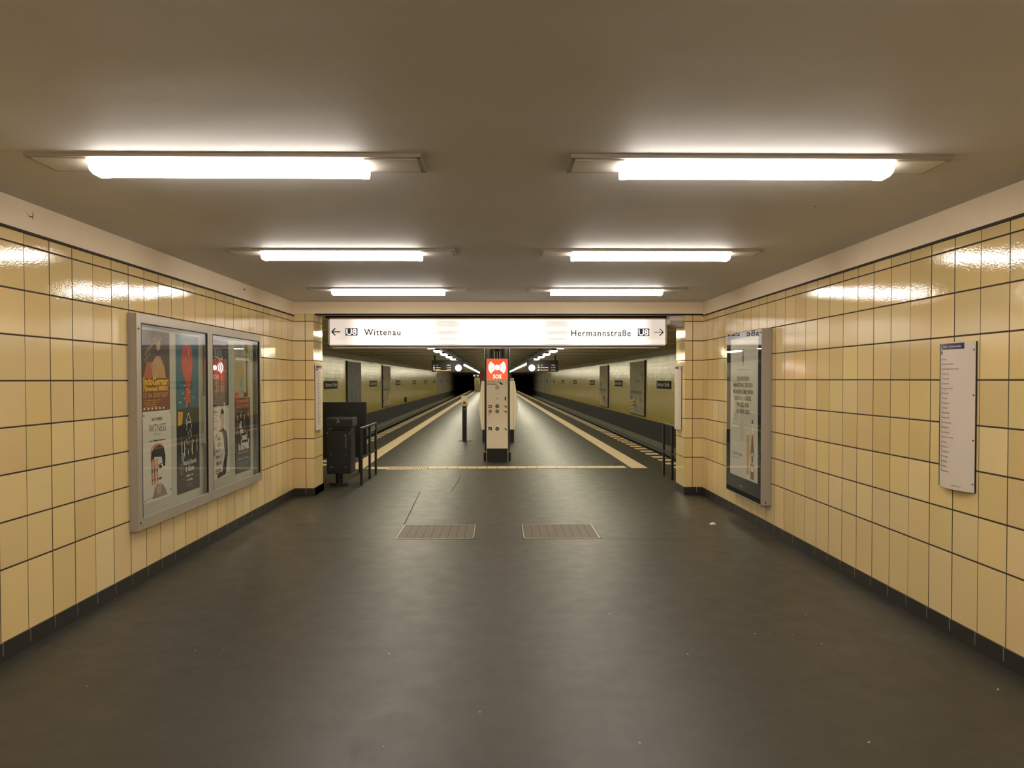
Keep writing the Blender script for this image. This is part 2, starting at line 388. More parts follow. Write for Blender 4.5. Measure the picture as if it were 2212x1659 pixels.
# floor markings
def rectm(mb, x0, x1, y0, y1, m, z=.004): return mb.box(x0, x1, y0, y1, -.002, z, m)
mk = MB()
for s in (-1, 1):
    xa, xb = sorted((CX+s*2.42, CX+s*2.71)); rectm(mk, xa, xb, 13.78, YE, m_strip)
    y = 14.0 - .0
    y = 12.46
    while y < YE-.5:
        xa, xb = sorted((CX+s*3.2, CX+s*3.46)); rectm(mk, xa, xb, y, y+.31, m_strip); y += .63
struct(mk, 'trim_8', SM)
mk = MB(); x = -2.34+CX
rectm(mk, CX-2.42, CX+2.42, 13.78, 14.12, m_joint, .003)
while x < CX+2.3:
    rib = -1.9 < x < -1.22
    if rib: rectm(mk, x, x+.028, 13.66, 14.14, m_strip, .006); x += .045
    else: rectm(mk, x, x+.171, 13.785, 14.115, m_strip, .005); x += .18
struct(mk, 'trim_9', SM)

# hatches let into the corridor floor
def hatch(x0, x1, label):
    t = thing('floor_hatch', label, 'hatch', Matrix.Translation(((x0+x1)/2, 8.08, 0)))
    a = (x1-x0)/2; b = .38
    fr = MB(); e = .012
    for q in ((-a, a, -b, -b+e), (-a, a, b-e, b), (-a, -a+e, -b, b), (a-e, a, -b, b)): fr.box(*q, -.004, .004, m_alu)
    for q in ((-a-.008, -a, -b, b), (a, a+.008, -b, b)): fr.box(*q, -.002, .0015, m_blackM)
    fr.build('frame', t)
    p = MB(); p.box(-a+e, a-e, -b+e, b-e, -.004, .002, m_blackM)
    n = 9
    for i in range(n):
        w = (2*a-2*e)/n; p.box(-a+e+i*w+.003, -a+e+(i+1)*w-.003, -b+e+.003, b-e-.003, -.002, .0035, m_hatch)
    p.build('infill_plate', t)
hatch(-1.055, -.265, 'brown paved floor hatch in a metal frame, left one of the two')
hatch(.235, 1.01, 'brown paved floor hatch in a metal frame, right one of the two')
# seams in the asphalt
m_seam = mat('seam_dark', srgb(26, 24, 20), .8)
sm = MB()
def seam(pts, w=.008):
    for (a, b) in zip(pts[:-1], pts[1:]):
        dx, dy = b[0]-a[0], b[1]-a[1]; L = math.hypot(dx, dy); nx, ny = -dy/L*w/2, dx/L*w/2
        sm.add([(a[0]-nx, a[1]-ny, .0012), (b[0]-nx, b[1]-ny, .0012), (b[0]+nx, b[1]+ny, .0012), (a[0]+nx, a[1]+ny, .0012)], [(0, 1, 2, 3)], m_seam)
seam([(-1.06, 8.46), (-1.09, 9.4), (-1.14, 10.95)], .010)
seam([(-.70, 11.0), (-.66, 12.0), (-.66, 12.9)], .012)
seam([(-2.6, 11.0), (-.7, 11.0), (.3, 11.06), (1.9, 11.1)], .006)
seam([(1.02, 7.72), (1.2, 7.66), (1.8, 7.62), (2.79, 7.64)], .009)
seam([(-2.8, 7.60), (-1.6, 7.66), (-1.03, 7.70), (.24, 7.69)], .005)
tag(sm.build('trim_10'), kind='structure')

# plaster damage on the corridor ceiling and upper walls
m_scar = mat('plaster_scar', srgb(92, 80, 62), .9)
sc = MB()
def scar(c, ax, pts):
    vs = []
    for u, v in pts: vs.append((c[0]+u, c[1]+v, CZ-.001) if ax == 'c' else (c[0], c[1]+u, c[2]+v))
    sc.add(vs, [tuple(range(len(vs)))], m_scar)
scar((XL+.001, 4.70, 2.60), 'l', [(-.04, .01), (0, -.012), (.03, -.008), (.034, .03), (.04, -.0), (.036, -.03), (.028, -.014), (0, -.018)])
scar((.69, 3.68), 'c', [(-.03, 0), (-.01, .008), (.01, .01), (.03, .002), (.02, -.012), (0, -.01)])
for k in range(26):
    a = 1.12+k*.011+random.uniform(-.01, .01); b = 6.78+random.uniform(-.06, .06)
    scar((a+.0, b), 'c', [(-.02, 0), (.005, .004), (.02, .001), (0, -.004)])
scar((1.95, 4.75), 'c', [(-.008, -.008), (.008, -.008), (.008, .008), (-.008, .008)])
scar((XL+.001, 8.6, 2.60), 'l', [(-.05, .0), (0, .012), (.04, -.002), (0, -.006)])
tag(sc.build('trim_11', inv=False), kind='structure')

# ============================================================ CORRIDOR LAMPS
def corridor_lamp(x0, x1, y, label, flip, group=None):
    xc = (x0+x1)/2; t = thing('ceiling_lamp', label, 'ceiling lamp', Matrix.Translation((xc, y, CZ)), group or 'fluorescent lamps on the corridor ceiling')
    a = (x1-x0)/2; b = .128
    h = MB(); h.box(-a, a, -b, b, -.012, 0, m_tray); h.build('housing', t, bev=.003)
    rim = MB()
    for q in ((-a-.006, a+.006, -b-.006, -b+.012), (-a-.006, a+.006, b-.012, b+.006), (-a-.006, -a+.014, -b, b), (a-.014, a+.006, -b, b)): rim.box(*q, -.018, 0, m_aluP)
    rim.build('rim', t)
    c = .0; l0, l1 = -.628+c, .628+c
    g = MB(); g.prism([(-.080, -.012), (-.086, -.044), (-.074, -.064), (-.04, -.074), (.04, -.074), (.074, -.064), (.086, -.044), (.080, -.012)], l0, l1, m_lens, 'X')
    g.build('glowing_lens', t)
    for q in (l0, l1):
        s = 1 if q > 0 else -1; e = MB()
        e.prism([(-.083, -.012), (-.089, -.045), (-.076, -.066), (-.04, -.077), (.04, -.077), (.076, -.066), (.089, -.045), (.083, -.012)], q, q+s*.028, m_cap, 'X'); e.build('lens_end_cap', t)
        w0, w1 = sorted((q+s*.028, (a-.016)*s))
        MB().box(w0, w1, -.108, .108, -.022, -.012, m_tray).build('blank_cover', t)
    return t
rows = [(3.80, 'nearest'), (6.44, 'middle'), (9.08, 'farthest')]
for y, nm in rows:
    corridor_lamp(-2.23, -.38, y, 'long lit tube lamp on the ceiling, left of centre, %s of three rows' % nm, True)
    corridor_lamp(.345, 2.165, y, 'long lit tube lamp on the ceiling, right of centre, %s of three rows' % nm, False)
for y in (1.12, -1.53, -4.2):
    corridor_lamp(-2.23, -.38, y, 'long lit tube lamp on the ceiling above and behind the viewer', True, 'corridor ceiling lamps out of the frame')
    corridor_lamp(.345, 2.165, y, 'long lit tube lamp on the ceiling above and behind the viewer', False, 'corridor ceiling lamps out of the frame')

# ============================================================ BIG DIRECTION SIGN
PX = 10.99/1661
def sx(px): return (px-1080)*PX
def sz(py): return 1.6+(820-py)*PX
def sign_face_mat():
    # translucent face: the tubes behind it stop short of the ends and leave gaps between them
    m = bpy.data.materials.new('backlit_white_face'); m.use_nodes = True; nt, N, M = nodes(m); L = nt.links.new; b = nt.nodes['Principled BSDF']
    tc = N('ShaderNodeTexCoord'); s = N('ShaderNodeSeparateXYZ'); L(tc.outputs['Object'], s.inputs[0])
    tot = None
    for c, hw in ((-1.52, .52), (0.03, .54), (1.55, .50)):
        d = M('DIVIDE', M('ABSOLUTE', M('SUBTRACT', s.outputs['X'], c)), hw)
        mr = N('ShaderNodeMapRange'); mr.interpolation_type = 'SMOOTHSTEP'; L(d, mr.inputs['Value'])
        mr.inputs['From Min'].default_value = .78; mr.inputs['From Max'].default_value = 1.32; mr.inputs['To Min'].default_value = 1; mr.inputs['To Max'].default_value = 0
        tot = mr.outputs[0] if tot is None else M('ADD', tot, mr.outputs[0])
    b.inputs['Base Color'].default_value = srgb(230, 222, 215); b.inputs['Roughness'].default_value = .3
    b.inputs['Coat Weight'].default_value = 1; b.inputs['Coat Roughness'].default_value = .03
    b.inputs['Emission Color'].default_value = (1, .90, .82, 1)
    L(M('MULTIPLY_ADD', tot, .95, .42), b.inputs['Emission Strength'])
    return m
m_face = sign_face_mat()
YS = 10.99
t = thing('direction_sign', 'long backlit white sign pointing to Wittenau and Hermannstraße under the beam', 'sign', Matrix.Translation((0, YS, 0)))
x0, x1, z0, z1 = sx(711), sx(1441), sz(748), sz(687)
MB().box(x0, x1, .012, .15, z0, z1, m_blackM).box(x0-.05, x1, .03, .15, z1, BZ-.002, m_blackM).build('box', t)  # upper black casing is added to draw the shadow gap under the beam
fr = MB(); e = .022
for q in ((x0, x1, z1-e*.9, z1), (x0, x1, z0, z0+e), (x0, x0+e, z0, z1), (x1-e, x1, z0, z1)): fr.box(q[0], q[1], -.012, .012, q[2], q[3], m_alu)
fr.build('frame', t)
f = MB().box(x0+e, x1-e, -.001, .010, z0+e, z1-e*.9, m_face).build('glowing_face', t)
lip = MB(); lip.box(x0+.05, x1-.12, .0, .15, z0-.028, z0-.016, m_white); lip.box(x0+.02, x1-.02, .01, .14, z0-.016, z0, m_black); lip.build('bottom_lip', t)
for xx in (-2.0, -.7, .7, 2.0): MB().box(xx-.02, xx+.02, .05, .09, z1, BZ+.004, m_black).build('hanger', t)
A = Art()
def fl(u, v, d): return (u, -.0015-d, v)
cy = sz(717); cap = (724.0-710.3)*PX
A.bar((sx(719), cy), (sx(737), cy), .016, m_ink); A.bar((sx(718.5), cy), (sx(726), sz(709.5)), .017, m_ink); A.bar((sx(718.5), cy), (sx(726), sz(724.5)), .017, m_ink)
put(A, 'arrow', fl, parent=t); A = Art()
A.rect(sx(748), sz(725), sx(774), sz(709), m_navy, 1); m_lit = mat('badge_white', (1, 1, 1), .4, emit=(1, .95, .9), es=.7)
A.text('U8', sx(761), sz(723.3), cap*1.32, m_lit, 2, .02, 1, 'CENTER', width=.148)
put(A, 'line_badge', fl, parent=t); A = Art()
A.text('Wittenau', sx(788), sz(724.3), cap*1.38, m_ink, 2, 0.014, 1, 'LEFT', width=78*PX, spacing=1.15)
put(A, 'lettering', fl, parent=t); A = Art()
A.text('Hermannstraße', sx(1234), sz(726), cap*1.38, m_ink, 2, 0.014, 1, 'LEFT', width=129*PX, spacing=1.15)
put(A, 'lettering', fl, parent=t); A = Art()
A.rect(sx(1378), sz(726), sx(1403), sz(710), m_navy, 1)
A.text('U8', sx(1390.5), sz(724.3), cap*1.32, m_lit, 2, .02, 1, 'CENTER', width=.142)
put(A, 'line_badge', fl, parent=t); A = Art()
cy = sz(717.8)
A.bar((sx(1414), cy), (sx(1433), cy), .010, m_ink); A.bar((sx(1433.5), cy), (sx(1425.5), sz(710.5)), .012, m_ink); A.bar((sx(1433.5), cy), (sx(1425), sz(725.5)), .015, m_ink)
put(A, 'arrow', fl, parent=t)

# small grey speaker box at the top of the right jamb
t = thing('speaker_box', 'small grey box fixed to the right pillar beside the sign', 'box', Matrix.Translation((2.565, 10.86, 2.5)))
MB().prism([(-.19, 0), (0, 0), (0, -.17), (-.06, -.17), (-.19, -.12)], -.14, .1, m_aluP).build('body', t, bev=.006)
MB().box(-.19, -.0, -.145, -.13, -.075, -.005, m_white).build('cover', t)

# ============================================================ LINE MAPS (curved panels)
STOPS = ['Wittenau', 'Rathaus Reinickendorf', 'Karl-Bonhoeffer-Nervenklinik', 'Lindauer Allee', 'Paracelsus-Bad', 'Residenzstraße', 'Franz-Neumann-Platz',
 'Osloer Straße', 'Pankstraße', 'Gesundbrunnen', 'Voltastraße', 'Bernauer Straße', 'Rosenthaler Platz', 'Weinmeisterstraße', 'Alexanderplatz',
 'Jannowitzbrücke', 'Heinrich-Heine-Straße', 'Moritzplatz', 'Kottbusser Tor', 'Schönleinstraße', 'Hermannplatz', 'Boddinstraße', 'Leinestraße', 'Hermannstraße']
CROSS = {0: 'S', 2: 'S', 6: 'X', 7: 'U9', 9: 'SU', 14: 'USU', 15: 'S', 18: 'U', 20: 'U', 23: 'S'}
def line_map(M, label):
    """M maps local: x to the right along the panel, y out of the wall, z up; origin bottom left"""
    t = thing('line_map', label, 'map', M, 'curved line maps')
    w, h = .37, .90; ha = math.radians(27); R = w/2/math.sin(ha); cyy = -R*math.cos(ha)+.004
    def fn(u, v, d):
        a = (u/w*2-1)*ha
        return (w/2+(R+d)*math.sin(a), -(cyy+(R+d)*math.cos(a)), v)
    mb = MB(); n = 28
    for i in range(n):
        a, b = w*i/n, w*(i+1)/n
        mb.add([fn(a, 0, 0), fn(b, 0, 0), fn(b, h, 0), fn(a, h, 0)], [(0, 1, 2, 3)], m_white)
        mb.add([fn(a, 0, -.006), fn(b, 0, -.006), fn(b, h, -.006), fn(a, h, -.006)], [(3, 2, 1, 0)], m_white)
        mb.add([fn(a, h, 0), fn(b, h, 0), fn(b, h, -.006), fn(a, h, -.006)], [(0, 1, 2, 3)], m_white)
        mb.add([fn(a, 0, 0), fn(b, 0, 0), fn(b, 0, -.006), fn(a, 0, -.006)], [(3, 2, 1, 0)], m_white)
    mb.build('panel', t, smooth=True, inv=False)
    ed = MB(); ed.box(-.003, .002, -.007, 0, 0, h, m_black); ed.box(w-.002, w+.003, -.007, 0, 0, h, m_black); ed.build('edge_rail', t)
    A = Art()
    nb = 16
    for i in range(nb):
        a, b = .075+.22*i/nb, .075+.22*(i+1)/nb; A.rect(a, h-.042, b, h-.005, m_navy)
    for i in range(4): A.rect(.03+.045*i/4, h-.07, .03+.045*(i+1)/4, h-.005, m_navy)
    A.text('U8', .0525, h-.052, .034, m_white, 2, .02, 1, 'CENTER', width=.036)
    A.text('Wittenau – Hermannstraße', .088, h-.03, .0185, m_white, 2, .01, width=.185)
    A.rect(.0675, h-.81, .0715, h-.09, m_ink, 1)
    for i, s in enumerate(STOPS):
        zz = h-.102-i*.0302
        A.rect(.071, zz-.0015, .079, zz+.0025, m_ink, 1)
        A.text(s, .083, zz-.004, .0145, m_ink, 1, .02 if i == 11 else .003)
        if i in CROSS: A.text(CROSS[i], .058, zz-.004, .0135, m_ink, 1, .02, 1, 'RIGHT')
    A.text('(Am Schäfersee)', .083, h-.102-6*.0302-.014, .009, m_ink, 1)
    for k in range(9): A.rect(.20+.009*k, .022, .206+.009*k, .026, m_ink, 1)
    put(A, 'printing', fn, parent=t, step=.0003)
    for v in (.05, .31, .58, .85):
        for u in (.014, w-.014):
            p = Vector(fn(u, v, 0)); q = Vector(fn(u, v, .0025)); MB().tube(p, q, .0045, m_ink, 8).build('screw', t)
RM = lambda x, y, z: Matrix.Translation((x, y, z)) @ Matrix.Rotation(-math.pi/2, 4, 'Z')   # faces -X
LM_ = lambda x, y, z: Matrix.Translation((x, y, z)) @ Matrix.Rotation(math.pi/2, 4, 'Z')   # faces +X
line_map(RM(XR-.001, 4.865, .925), 'curved white list of stops on the tiled wall at the far right')
line_map(LM_(-OX+.001, 10.68, .90), 'narrow curved white stop list on the left gateway pillar')
line_map(RM(OX-.001, 11.17, .89), 'narrow curved white stop list on the right gateway pillar')

# ============================================================ LEFT SHOWCASE AND ITS POSTERS
Y0, Y1, ZA, ZC = 5.91, 8.965, .437, 2.113
FX = XL+.068
t = thing('poster_showcase', 'wide two-door metal and glass showcase full of posters on left wall', 'showcase', Matrix.Translation((XL, 0, 0)))
b = MB(); dd = FX-XL
b.box(.001, dd-.012, Y0, Y0+.012, ZA, ZC, m_aluP); b.box(.001, dd-.012, Y1-.012, Y1, ZA, ZC, m_aluP); b.box(.001, dd-.012, Y0+.012, Y1-.012, ZC-.012, ZC, m_aluP); b.box(.001, dd-.012, Y0+.012, Y1-.012, ZA, ZA+.012, m_aluP)
b.build('case', t)
MB().box(.001, .012, Y0+.012, Y1-.012, ZA+.012, ZC-.012, m_back).build('backing', t)
ym = 7.395
for a, c in ((Y0, ym-.004), (ym+.004, Y1)):
    d = MB(); fw = .075 if a == Y0 else .06; fe = .06; ft = .072
    x0_, x1_ = dd-.012, dd
    d.box(x0_, x1_, a, a+fw, ZA, ZC, m_alu); d.box(x0_, x1_, c-fe, c, ZA, ZC, m_alu)
    d.box(x0_, x1_, a+fw, c-fe, ZC-ft, ZC, m_alu); d.box(x0_, x1_, a+fw, c-fe, ZA, ZA+ft+.02, m_alu)
    do = d.build('door', t, bev=.002)
    g = MB(); gx = dd-.009; g.add([(gx, a+fw-.004, ZA+ft+.016), (gx, c-fe+.004, ZA+ft+.016), (gx, c-fe+.004, ZC-ft+.004), (gx, a+fw-.004, ZC-ft+.004)], [(0, 1, 2, 3)], m_pane); g.build('pane', do)
    s_ = MB(); 
    for q in ((a+fw, a+fw+.006, ZA+ft+.02, ZC-ft), (c-fe-.006, c-fe, ZA+ft+.02, ZC-ft)): s_.box(x0_-.003, x1_+.001, *q, m_blackM)
    for q in ((ZC-ft-.006, ZC-ft), ): s_.box(x0_-.003, x1_+.001, a+fw, c-fe, *q, m_blackM)
    s_.build('gasket', do)
MB().tube((dd, Y0+.03, ZC-.12), (dd+.004, Y0+.03, ZC-.12), .008, m_dark, 10).build('lock', t)
MB().tube((dd, Y0+.03, ZA+.06), (dd+.004, Y0+.03, ZA+.06), .008, m_dark, 10).build('lock', t)
MB().box(.014, .05, ym-.09, ym-.05, 1.0, 1.45, m_aluP).build('inner_rail', t)
MB().box(.014, .05, Y1-.13, Y1-.095, ZA+.08, ZC-.08, m_grey).build('inner_rail', t)

def ink(name, r, g, b, **k): return mat('ink_'+name, srgb(r, g, b), .5, **k)
i_br, i_or, i_ye, i_te, i_rd = ink('brown', 62, 40, 30, noise=.5, nscale=6), ink('rust', 120, 52, 26), ink('yellow', 228, 178, 40), ink('teal', 26, 92, 104, noise=.2, nscale=5), ink('red', 196, 62, 36, noise=.2, nscale=20)
i_dk, i_pa, i_wh, i_gr, i_sk = ink('night', 24, 28, 34, noise=.3, nscale=8), ink('paper', 214, 206, 190), ink('white', 236, 230, 216), ink('grey', 130, 128, 122), ink('skin', 196, 150, 122)
i_tan, i_gol, i_bl, i_mo, i_dr = ink('tan', 178, 140, 100, noise=.3, nscale=12), ink('gold', 200, 150, 70), ink('pale_blue', 120, 150, 160), ink('banknote', 176, 160, 110, noise=.2, nscale=14), ink('dark_red', 128, 38, 28)
i_shade = ink('umber', 104, 74, 52, noise=.4, nscale=14)
i_pk, i_mg = ink('blush', 206, 128, 100), ink('midgrey', 84, 78, 74)
PXp = XL+.0125
def poster(y0, z0, w, h, art, label, paper):
    fn = lambda u, v, d: (0.002+d, u, v)
    o = put(art, 'poster', fn, board=(0, 0, w, h, .0015, paper), M=Matrix.Translation((PXp, y0, z0)))
    return tag(o, label, 'poster', 'posters inside the left showcase')
def blob(A, u, v, ru, rv, m, l=1, n=18, j=.12, seed=0):
    r = random.Random(seed); A.poly([(u+ru*math.cos(2*math.pi*i/n)*(1+r.uniform(-j, j)), v+rv*math.sin(2*math.pi*i/n)*(1+r.uniform(-j, j))) for i in range(n)], m, l)
def scrib(A, u0, v0, w, h, m, l=2, seed=0):
    # print too small or blurred to read: short strokes
    r = random.Random(seed+int(u0*1000)+int(v0*1000)); u = u0; c = h*.62
    while u < u0+w-c:
        if r.random() < .16: u += c*.8; continue
        k = r.choice((.6, .75, 1)); A.rect(u, v0, u+c*.34, v0+h*k, m, l); A.rect(u+c*.34, v0+h*r.choice((0, .35, .6)), u+c*.8, v0+h*r.choice((.75, .9))*k, m, l); u += c
def lines(A, u0, v0, w, n, dv, m, size=.012):
    for i in range(n): scrib(A, u0, v0-i*dv, w*(1-.12*((i*7) % 3)), size*.8, m, 2, i)
# 1 film week: brown poster, dancer figure, yellow title
A = Art(); W1, H1 = .52, .655
A.rect(0, 0, W1, .27, i_or); A.rect(0, .27, W1, H1, i_br)
blob(A, .29, .585, .075, .05, i_shade, 2, seed=1, j=.08); blob(A, .30, .545, .04, .05, i_tan, 3, seed=2, j=.06); A.bar((.16, .48), (.06, .40), .035, i_shade, 2); A.bar((.15, .47), (.24, .60), .012, i_shade, 2)
A.poly([(.2, .27), (.17, .38), (.26, .45), (.34, .45), (.42, .36), (.44, .27)], i_tan, 3); A.poly([(.03, .27), (.10, .40), (.2, .40), (.22, .27)], ink('orange_cloth', 176, 84, 44), 2)
for k in range(5): A.bar((.06+.03*k, .45+.02*k), (.16+.05*k, .60), .008, i_tan, 3)
for k in range(4): A.bar((.26+.04*k, .28), (.28+.03*k, .42), .010, i_gol, 4)
A.text('IndoGerman', .03, .215, .085, i_ye, 4, .04, width=.46); A.text('Filmweek', .03, .165, .06, i_ye, 4, .03, width=.26); A.rect(.30, .168, .49, .205, i_gol, 3)
A.text('13. bis 20.07.2017', .03, .115, .05, i_gol, 4, .01, width=.45); lines(A, .04, .085, .3, 4, .018, i_gol, .013)
for k in range(6): A.rect(.03+.07*k, .015, .06+.07*k, .03, i_pa, 2)
poster(6.095, 1.345, W1, H1, A, 'brown film festival poster with yellow IndoGerman title, top left in showcase', i_br)
# 2 concert tour, white with a stylised face
A = Art(); H2 = .735
A.text('KATY PERRY', .26, .655, .036, i_dk, 2, .02, 1, 'CENTER', width=.2); A.text('WITNESS', .26, .565, .09, i_mg, 2, .0, .9, 'CENTER', width=.32); A.text('THE TOUR', .26, .535, .025, i_gr, 2, 0, 1, 'CENTER')
scrib(A, .10, .485, .31, .018, i_dk, 2)
blob(A, .26, .41, .13, .06, i_pk, 1, seed=3, j=.05)
A.poly([(.14, .39), (.2, .44), (.29, .455), (.37, .43), (.405, .36), (.40, .27), (.36, .27), (.33, .35), (.2, .36), (.15, .30), (.13, .33)], i_dk, 3)
A.poly([(.2, .36), (.33, .35), (.36, .28), (.37, .22), (.31, .13), (.26, .12), (.21, .14), (.19, .25)], i_pa, 2)
for k, c in ((0, i_sk), (1, i_pk), (2, i_sk)):
    u = .14+.045*k; A.poly([(u, .34), (u+.02, .35), (u+.04, .26), (u+.028, .235), (u+.034, .2), (u+.03, .14), (u+.01, .13), (u, .2)], c, 4); A.disc(u+.012, .25, .009, .02, i_dk, 5); A.disc(u+.022, .175, .012, .010, i_dr, 5)
A.disc(.305, .27, .028, .016, i_dk, 5); A.disc(.30, .175, .03, .012, i_dr, 5); A.bar((.26, .285), (.35, .30), .008, i_dk, 6)
A.poly([(.16, .02), (.2, .10), (.24, .13), (.33, .13), (.40, .08), (.44, .02)], i_gr, 1); A.poly([(.22, .13), (.33, .13), (.31, .05), (.24, .05)], i_sk, 2)
for p in ((.005, .70), (.49, .71), (.005, .02), (.49, .05)): A.rect(p[0], p[1], p[0]+.025, p[1]+.008, i_dk, 3)
lines(A, .06, .03, .16, 1, .01, i_mg, .012)
poster(6.11, .61, W1, H2, A, 'white concert tour poster with repeated profile of a face, bottom left in showcase', i_pa)
# 3 teal poster with a red hand-like fork
A = Art(); W3 = .50
A.poly([(.13, .50), (.15, .56), (.22, .585), (.3, .57), (.35, .53), (.36, .40), (.33, .28), (.3, .22), (.31, .05), (.2, .05), (.21, .22), (.14, .32), (.11, .42)], i_rd, 1)
for k in range(3): A.bar((.18+.05*k, .44), (.19+.05*k, .55), .006, i_te, 2)
A.bar((.2, .46), (.19, .40), .012, i_pk, 3); A.bar((.27, .53), (.27, .48), .012, i_wh, 3)
A.poly([(.18, .0), (.24, .07), (.3, .0)], i_dk, 3); A.bar((.24, .06), (.21, .01), .01, i_wh, 4)
for p in ((.16, .2), (.13, .13), (.35, .09), (.05, .05), (.08, .055), (.22, .17), (.26, .14), (.16, .085)): A.rect(p[0], p[1], p[0]+.02, p[1]+.008, i_wh, 3)
poster(6.745, 1.345, W3, .655, A, 'teal poster with a big red fork shape, top in the left door', i_te)
# 4 music night
A = Art()
A.rect(0, 0, W3, .20, ink('oxblood', 48, 26, 24), 1); A.poly([(.02, .60), (.11, .61), (.13, .72), (.03, .73)], i_gol, 2)
A.bar((.25, .71), (.2, .64), .008, i_wh, 3); A.bar((.25, .71), (.3, .64), .008, i_wh, 3); A.text('25 JAHRE', .25, .615, .03, i_wh, 3, .02, 1, 'CENTER')
r = random.Random(4)
for k in range(34):
    u = .25+r.uniform(-.06, .07)*(1 if k < 18 else 1.6); v = .59-.0085*k; A.bar((u, v), (u+r.uniform(-.02, .02), v+r.uniform(.015, .04)), .007, i_gr if k % 2 else i_wh, 3)
for u, v in ((.1, .44), (.16, .42), (.44, .44), (.33, .42)): A.bar((u, v-.09), (u, v+.02), .012, i_wh, 3); A.disc(u, v+.035, .006, .012, i_gol, 3)
for k in range(10): a = math.pi*(1.05+.9*k/9); A.bar((.27+.18*math.cos(a), .36+.12*math.sin(a)), (.27+.18*math.cos(a+.3), .36+.12*math.sin(a+.3)), .006, i_gr, 3)
A.disc(.12, .32, .035, .04, i_bl, 2); A.disc(.09, .22, .04, .06, i_mg, 2)
A.text('Astrid North', .27, .245, .062, i_wh, 4, .01, 1, 'CENTER', width=.30); A.text('& Gäste', .27, .185, .062, i_wh, 4, .01, 1, 'CENTER', width=.19)
scrib(A, .19, .135, .17, .022, i_wh, 4); scrib(A, .21, .095, .12, .02, i_wh, 4, 2); lines(A, .2, .06, .15, 2, .018, i_gr, .012)
for v in (.165, .12): A.rect(.04, v, .17, v+.002, i_gr, 3); A.rect(.36, v, .48, v+.002, i_gr, 3)
poster(6.75, .592, W3, .753, A, 'dark music night poster with candles and white lettering, bottom of left door', i_dk)
# 5 night show
A = Art(); W5 = .51
scrib(A, .04, .61, .43, .028, i_gr, 3)
for k in range(7): A.bar((.12+.03*k, .58-.01*(k % 2)), (.14+.03*k, .46+.02*(k % 3)), .007, i_wh, 3)
A.bar((.1, .50), (.32, .47), .008, i_wh, 3); A.bar((.2, .42), (.34, .50), .008, i_wh, 3); lines(A, .36, .55, .12, 3, .02, i_gr, .012)
A.poly([(.0, .12), (.0, .30), (.12, .32), (.3, .40), (.4, .36), (.45, .15)], i_dr, 1); 
for k in range(8): u = .05+.05*k; A.poly([(u, .14), (u-.01, .30), (u+.012, .36), (u+.03, .29), (u+.028, .14)], (i_rd, i_mg, i_tan)[k % 3], 2); A.disc(u+.012, .36, .012, .016, i_sk, 3)
scrib(A, .12, .115, .26, .016, i_rd, 3); lines(A, .08, .095, .34, 4, .02, i_gr, .013); A.rect(.36, .01, .4, .03, i_wh, 3)
poster(7.53, 1.335, W5, .665, A, 'black show poster with red group of figures, top in the right door', i_dk)
# 6 man in a dark jacket with a lettered scroll
A = Art(); H6 = .72
A.poly([(.25, .60), (.27, .69), (.32, .70), (.36, .66), (.36, .60)], i_dk, 2); A.poly([(.265, .64), (.27, .56), (.3, .52), (.34, .52), (.36, .57), (.355, .64)], i_sk, 3)
A.poly([(.28, .54), (.34, .54), (.36, .47), (.26, .47)], i_sk, 1)
A.poly([(.18, .47), (.34, .49), (.42, .46), (.45, .38), (.46, .22), (.42, .1), (.40, .02), (.16, .0), (.17, .12), (.34, .15), (.39, .24), (.35, .31), (.34, .40), (.3, .46)], i_dk, 2)
A.poly([(.05, .28), (.10, .42), (.17, .46), (.15, .30), (.08, .22)], i_gr, 2)
A.poly([(.12, .04), (.10, .40), (.27, .45), (.33, .32), (.34, .18), (.30, .06)], i_pa, 3)
for i in range(5): scrib(A, .15-.01*i, .38-i*.062, .12+.02*i, .046, i_mg, 4, i)
for i in range(3): A.rect(.11, .05+.018*i, .26, .060+.018*i, i_mg, 4)
lines(A, .02, .66, .17, 6, .03, i_mg, .02); A.bar((.42, .62), (.44, .60), .006, i_mg, 3); A.bar((.42, .66), (.42, .62), .006, i_mg, 3)
for p in ((.45, .70), (.45, .02)): A.rect(p[0], p[1], p[0]+.03, p[1]+.01, i_dk, 3)
poster(7.54, .612, W5, H6, A, 'pale poster of person in dark jacket beside large lettering, right door', i_pa)
# 7 banknote-like drawing
A = Art(); W7 = .50
blob(A, .17, .51, .06, .075, i_bl, 1, seed=7, j=.05); A.poly([(.36, .60), (.42, .55), (.44, .48), (.39, .50), (.385, .42), (.37, .42), (.37, .5), (.33, .52)], i_mg, 2)
A.rect(.38, .2, .392, .42, i_mg, 2); A.poly([(.37, .05), (.36, .25), (.37, .38), (.41, .38), (.40, .2), (.42, .02), (.40, -.0), (.28, .0), (.29, .06), (.34, .05)], i_dk, 3); A.rect(.355, .37, .42, .40, i_dk, 3)
A.ring(.2, .17, .14, .16, 0, math.pi, i_gol, 1); blob(A, .2, .14, .03, .085, i_bl, 2, seed=8, j=.04); A.disc(.22, .32, .02, .03, i_gol, 2); A.rect(.03, .61, .45, .62, i_gr, 2)
A.rect(.03, .40, .48, .43, i_wh, 1); A.rect(.0, .0, .12, .05, i_rd, 2)
poster(8.225, 1.41, W7, .59, A, 'tan banknote style poster, top right in showcase', i_mo)
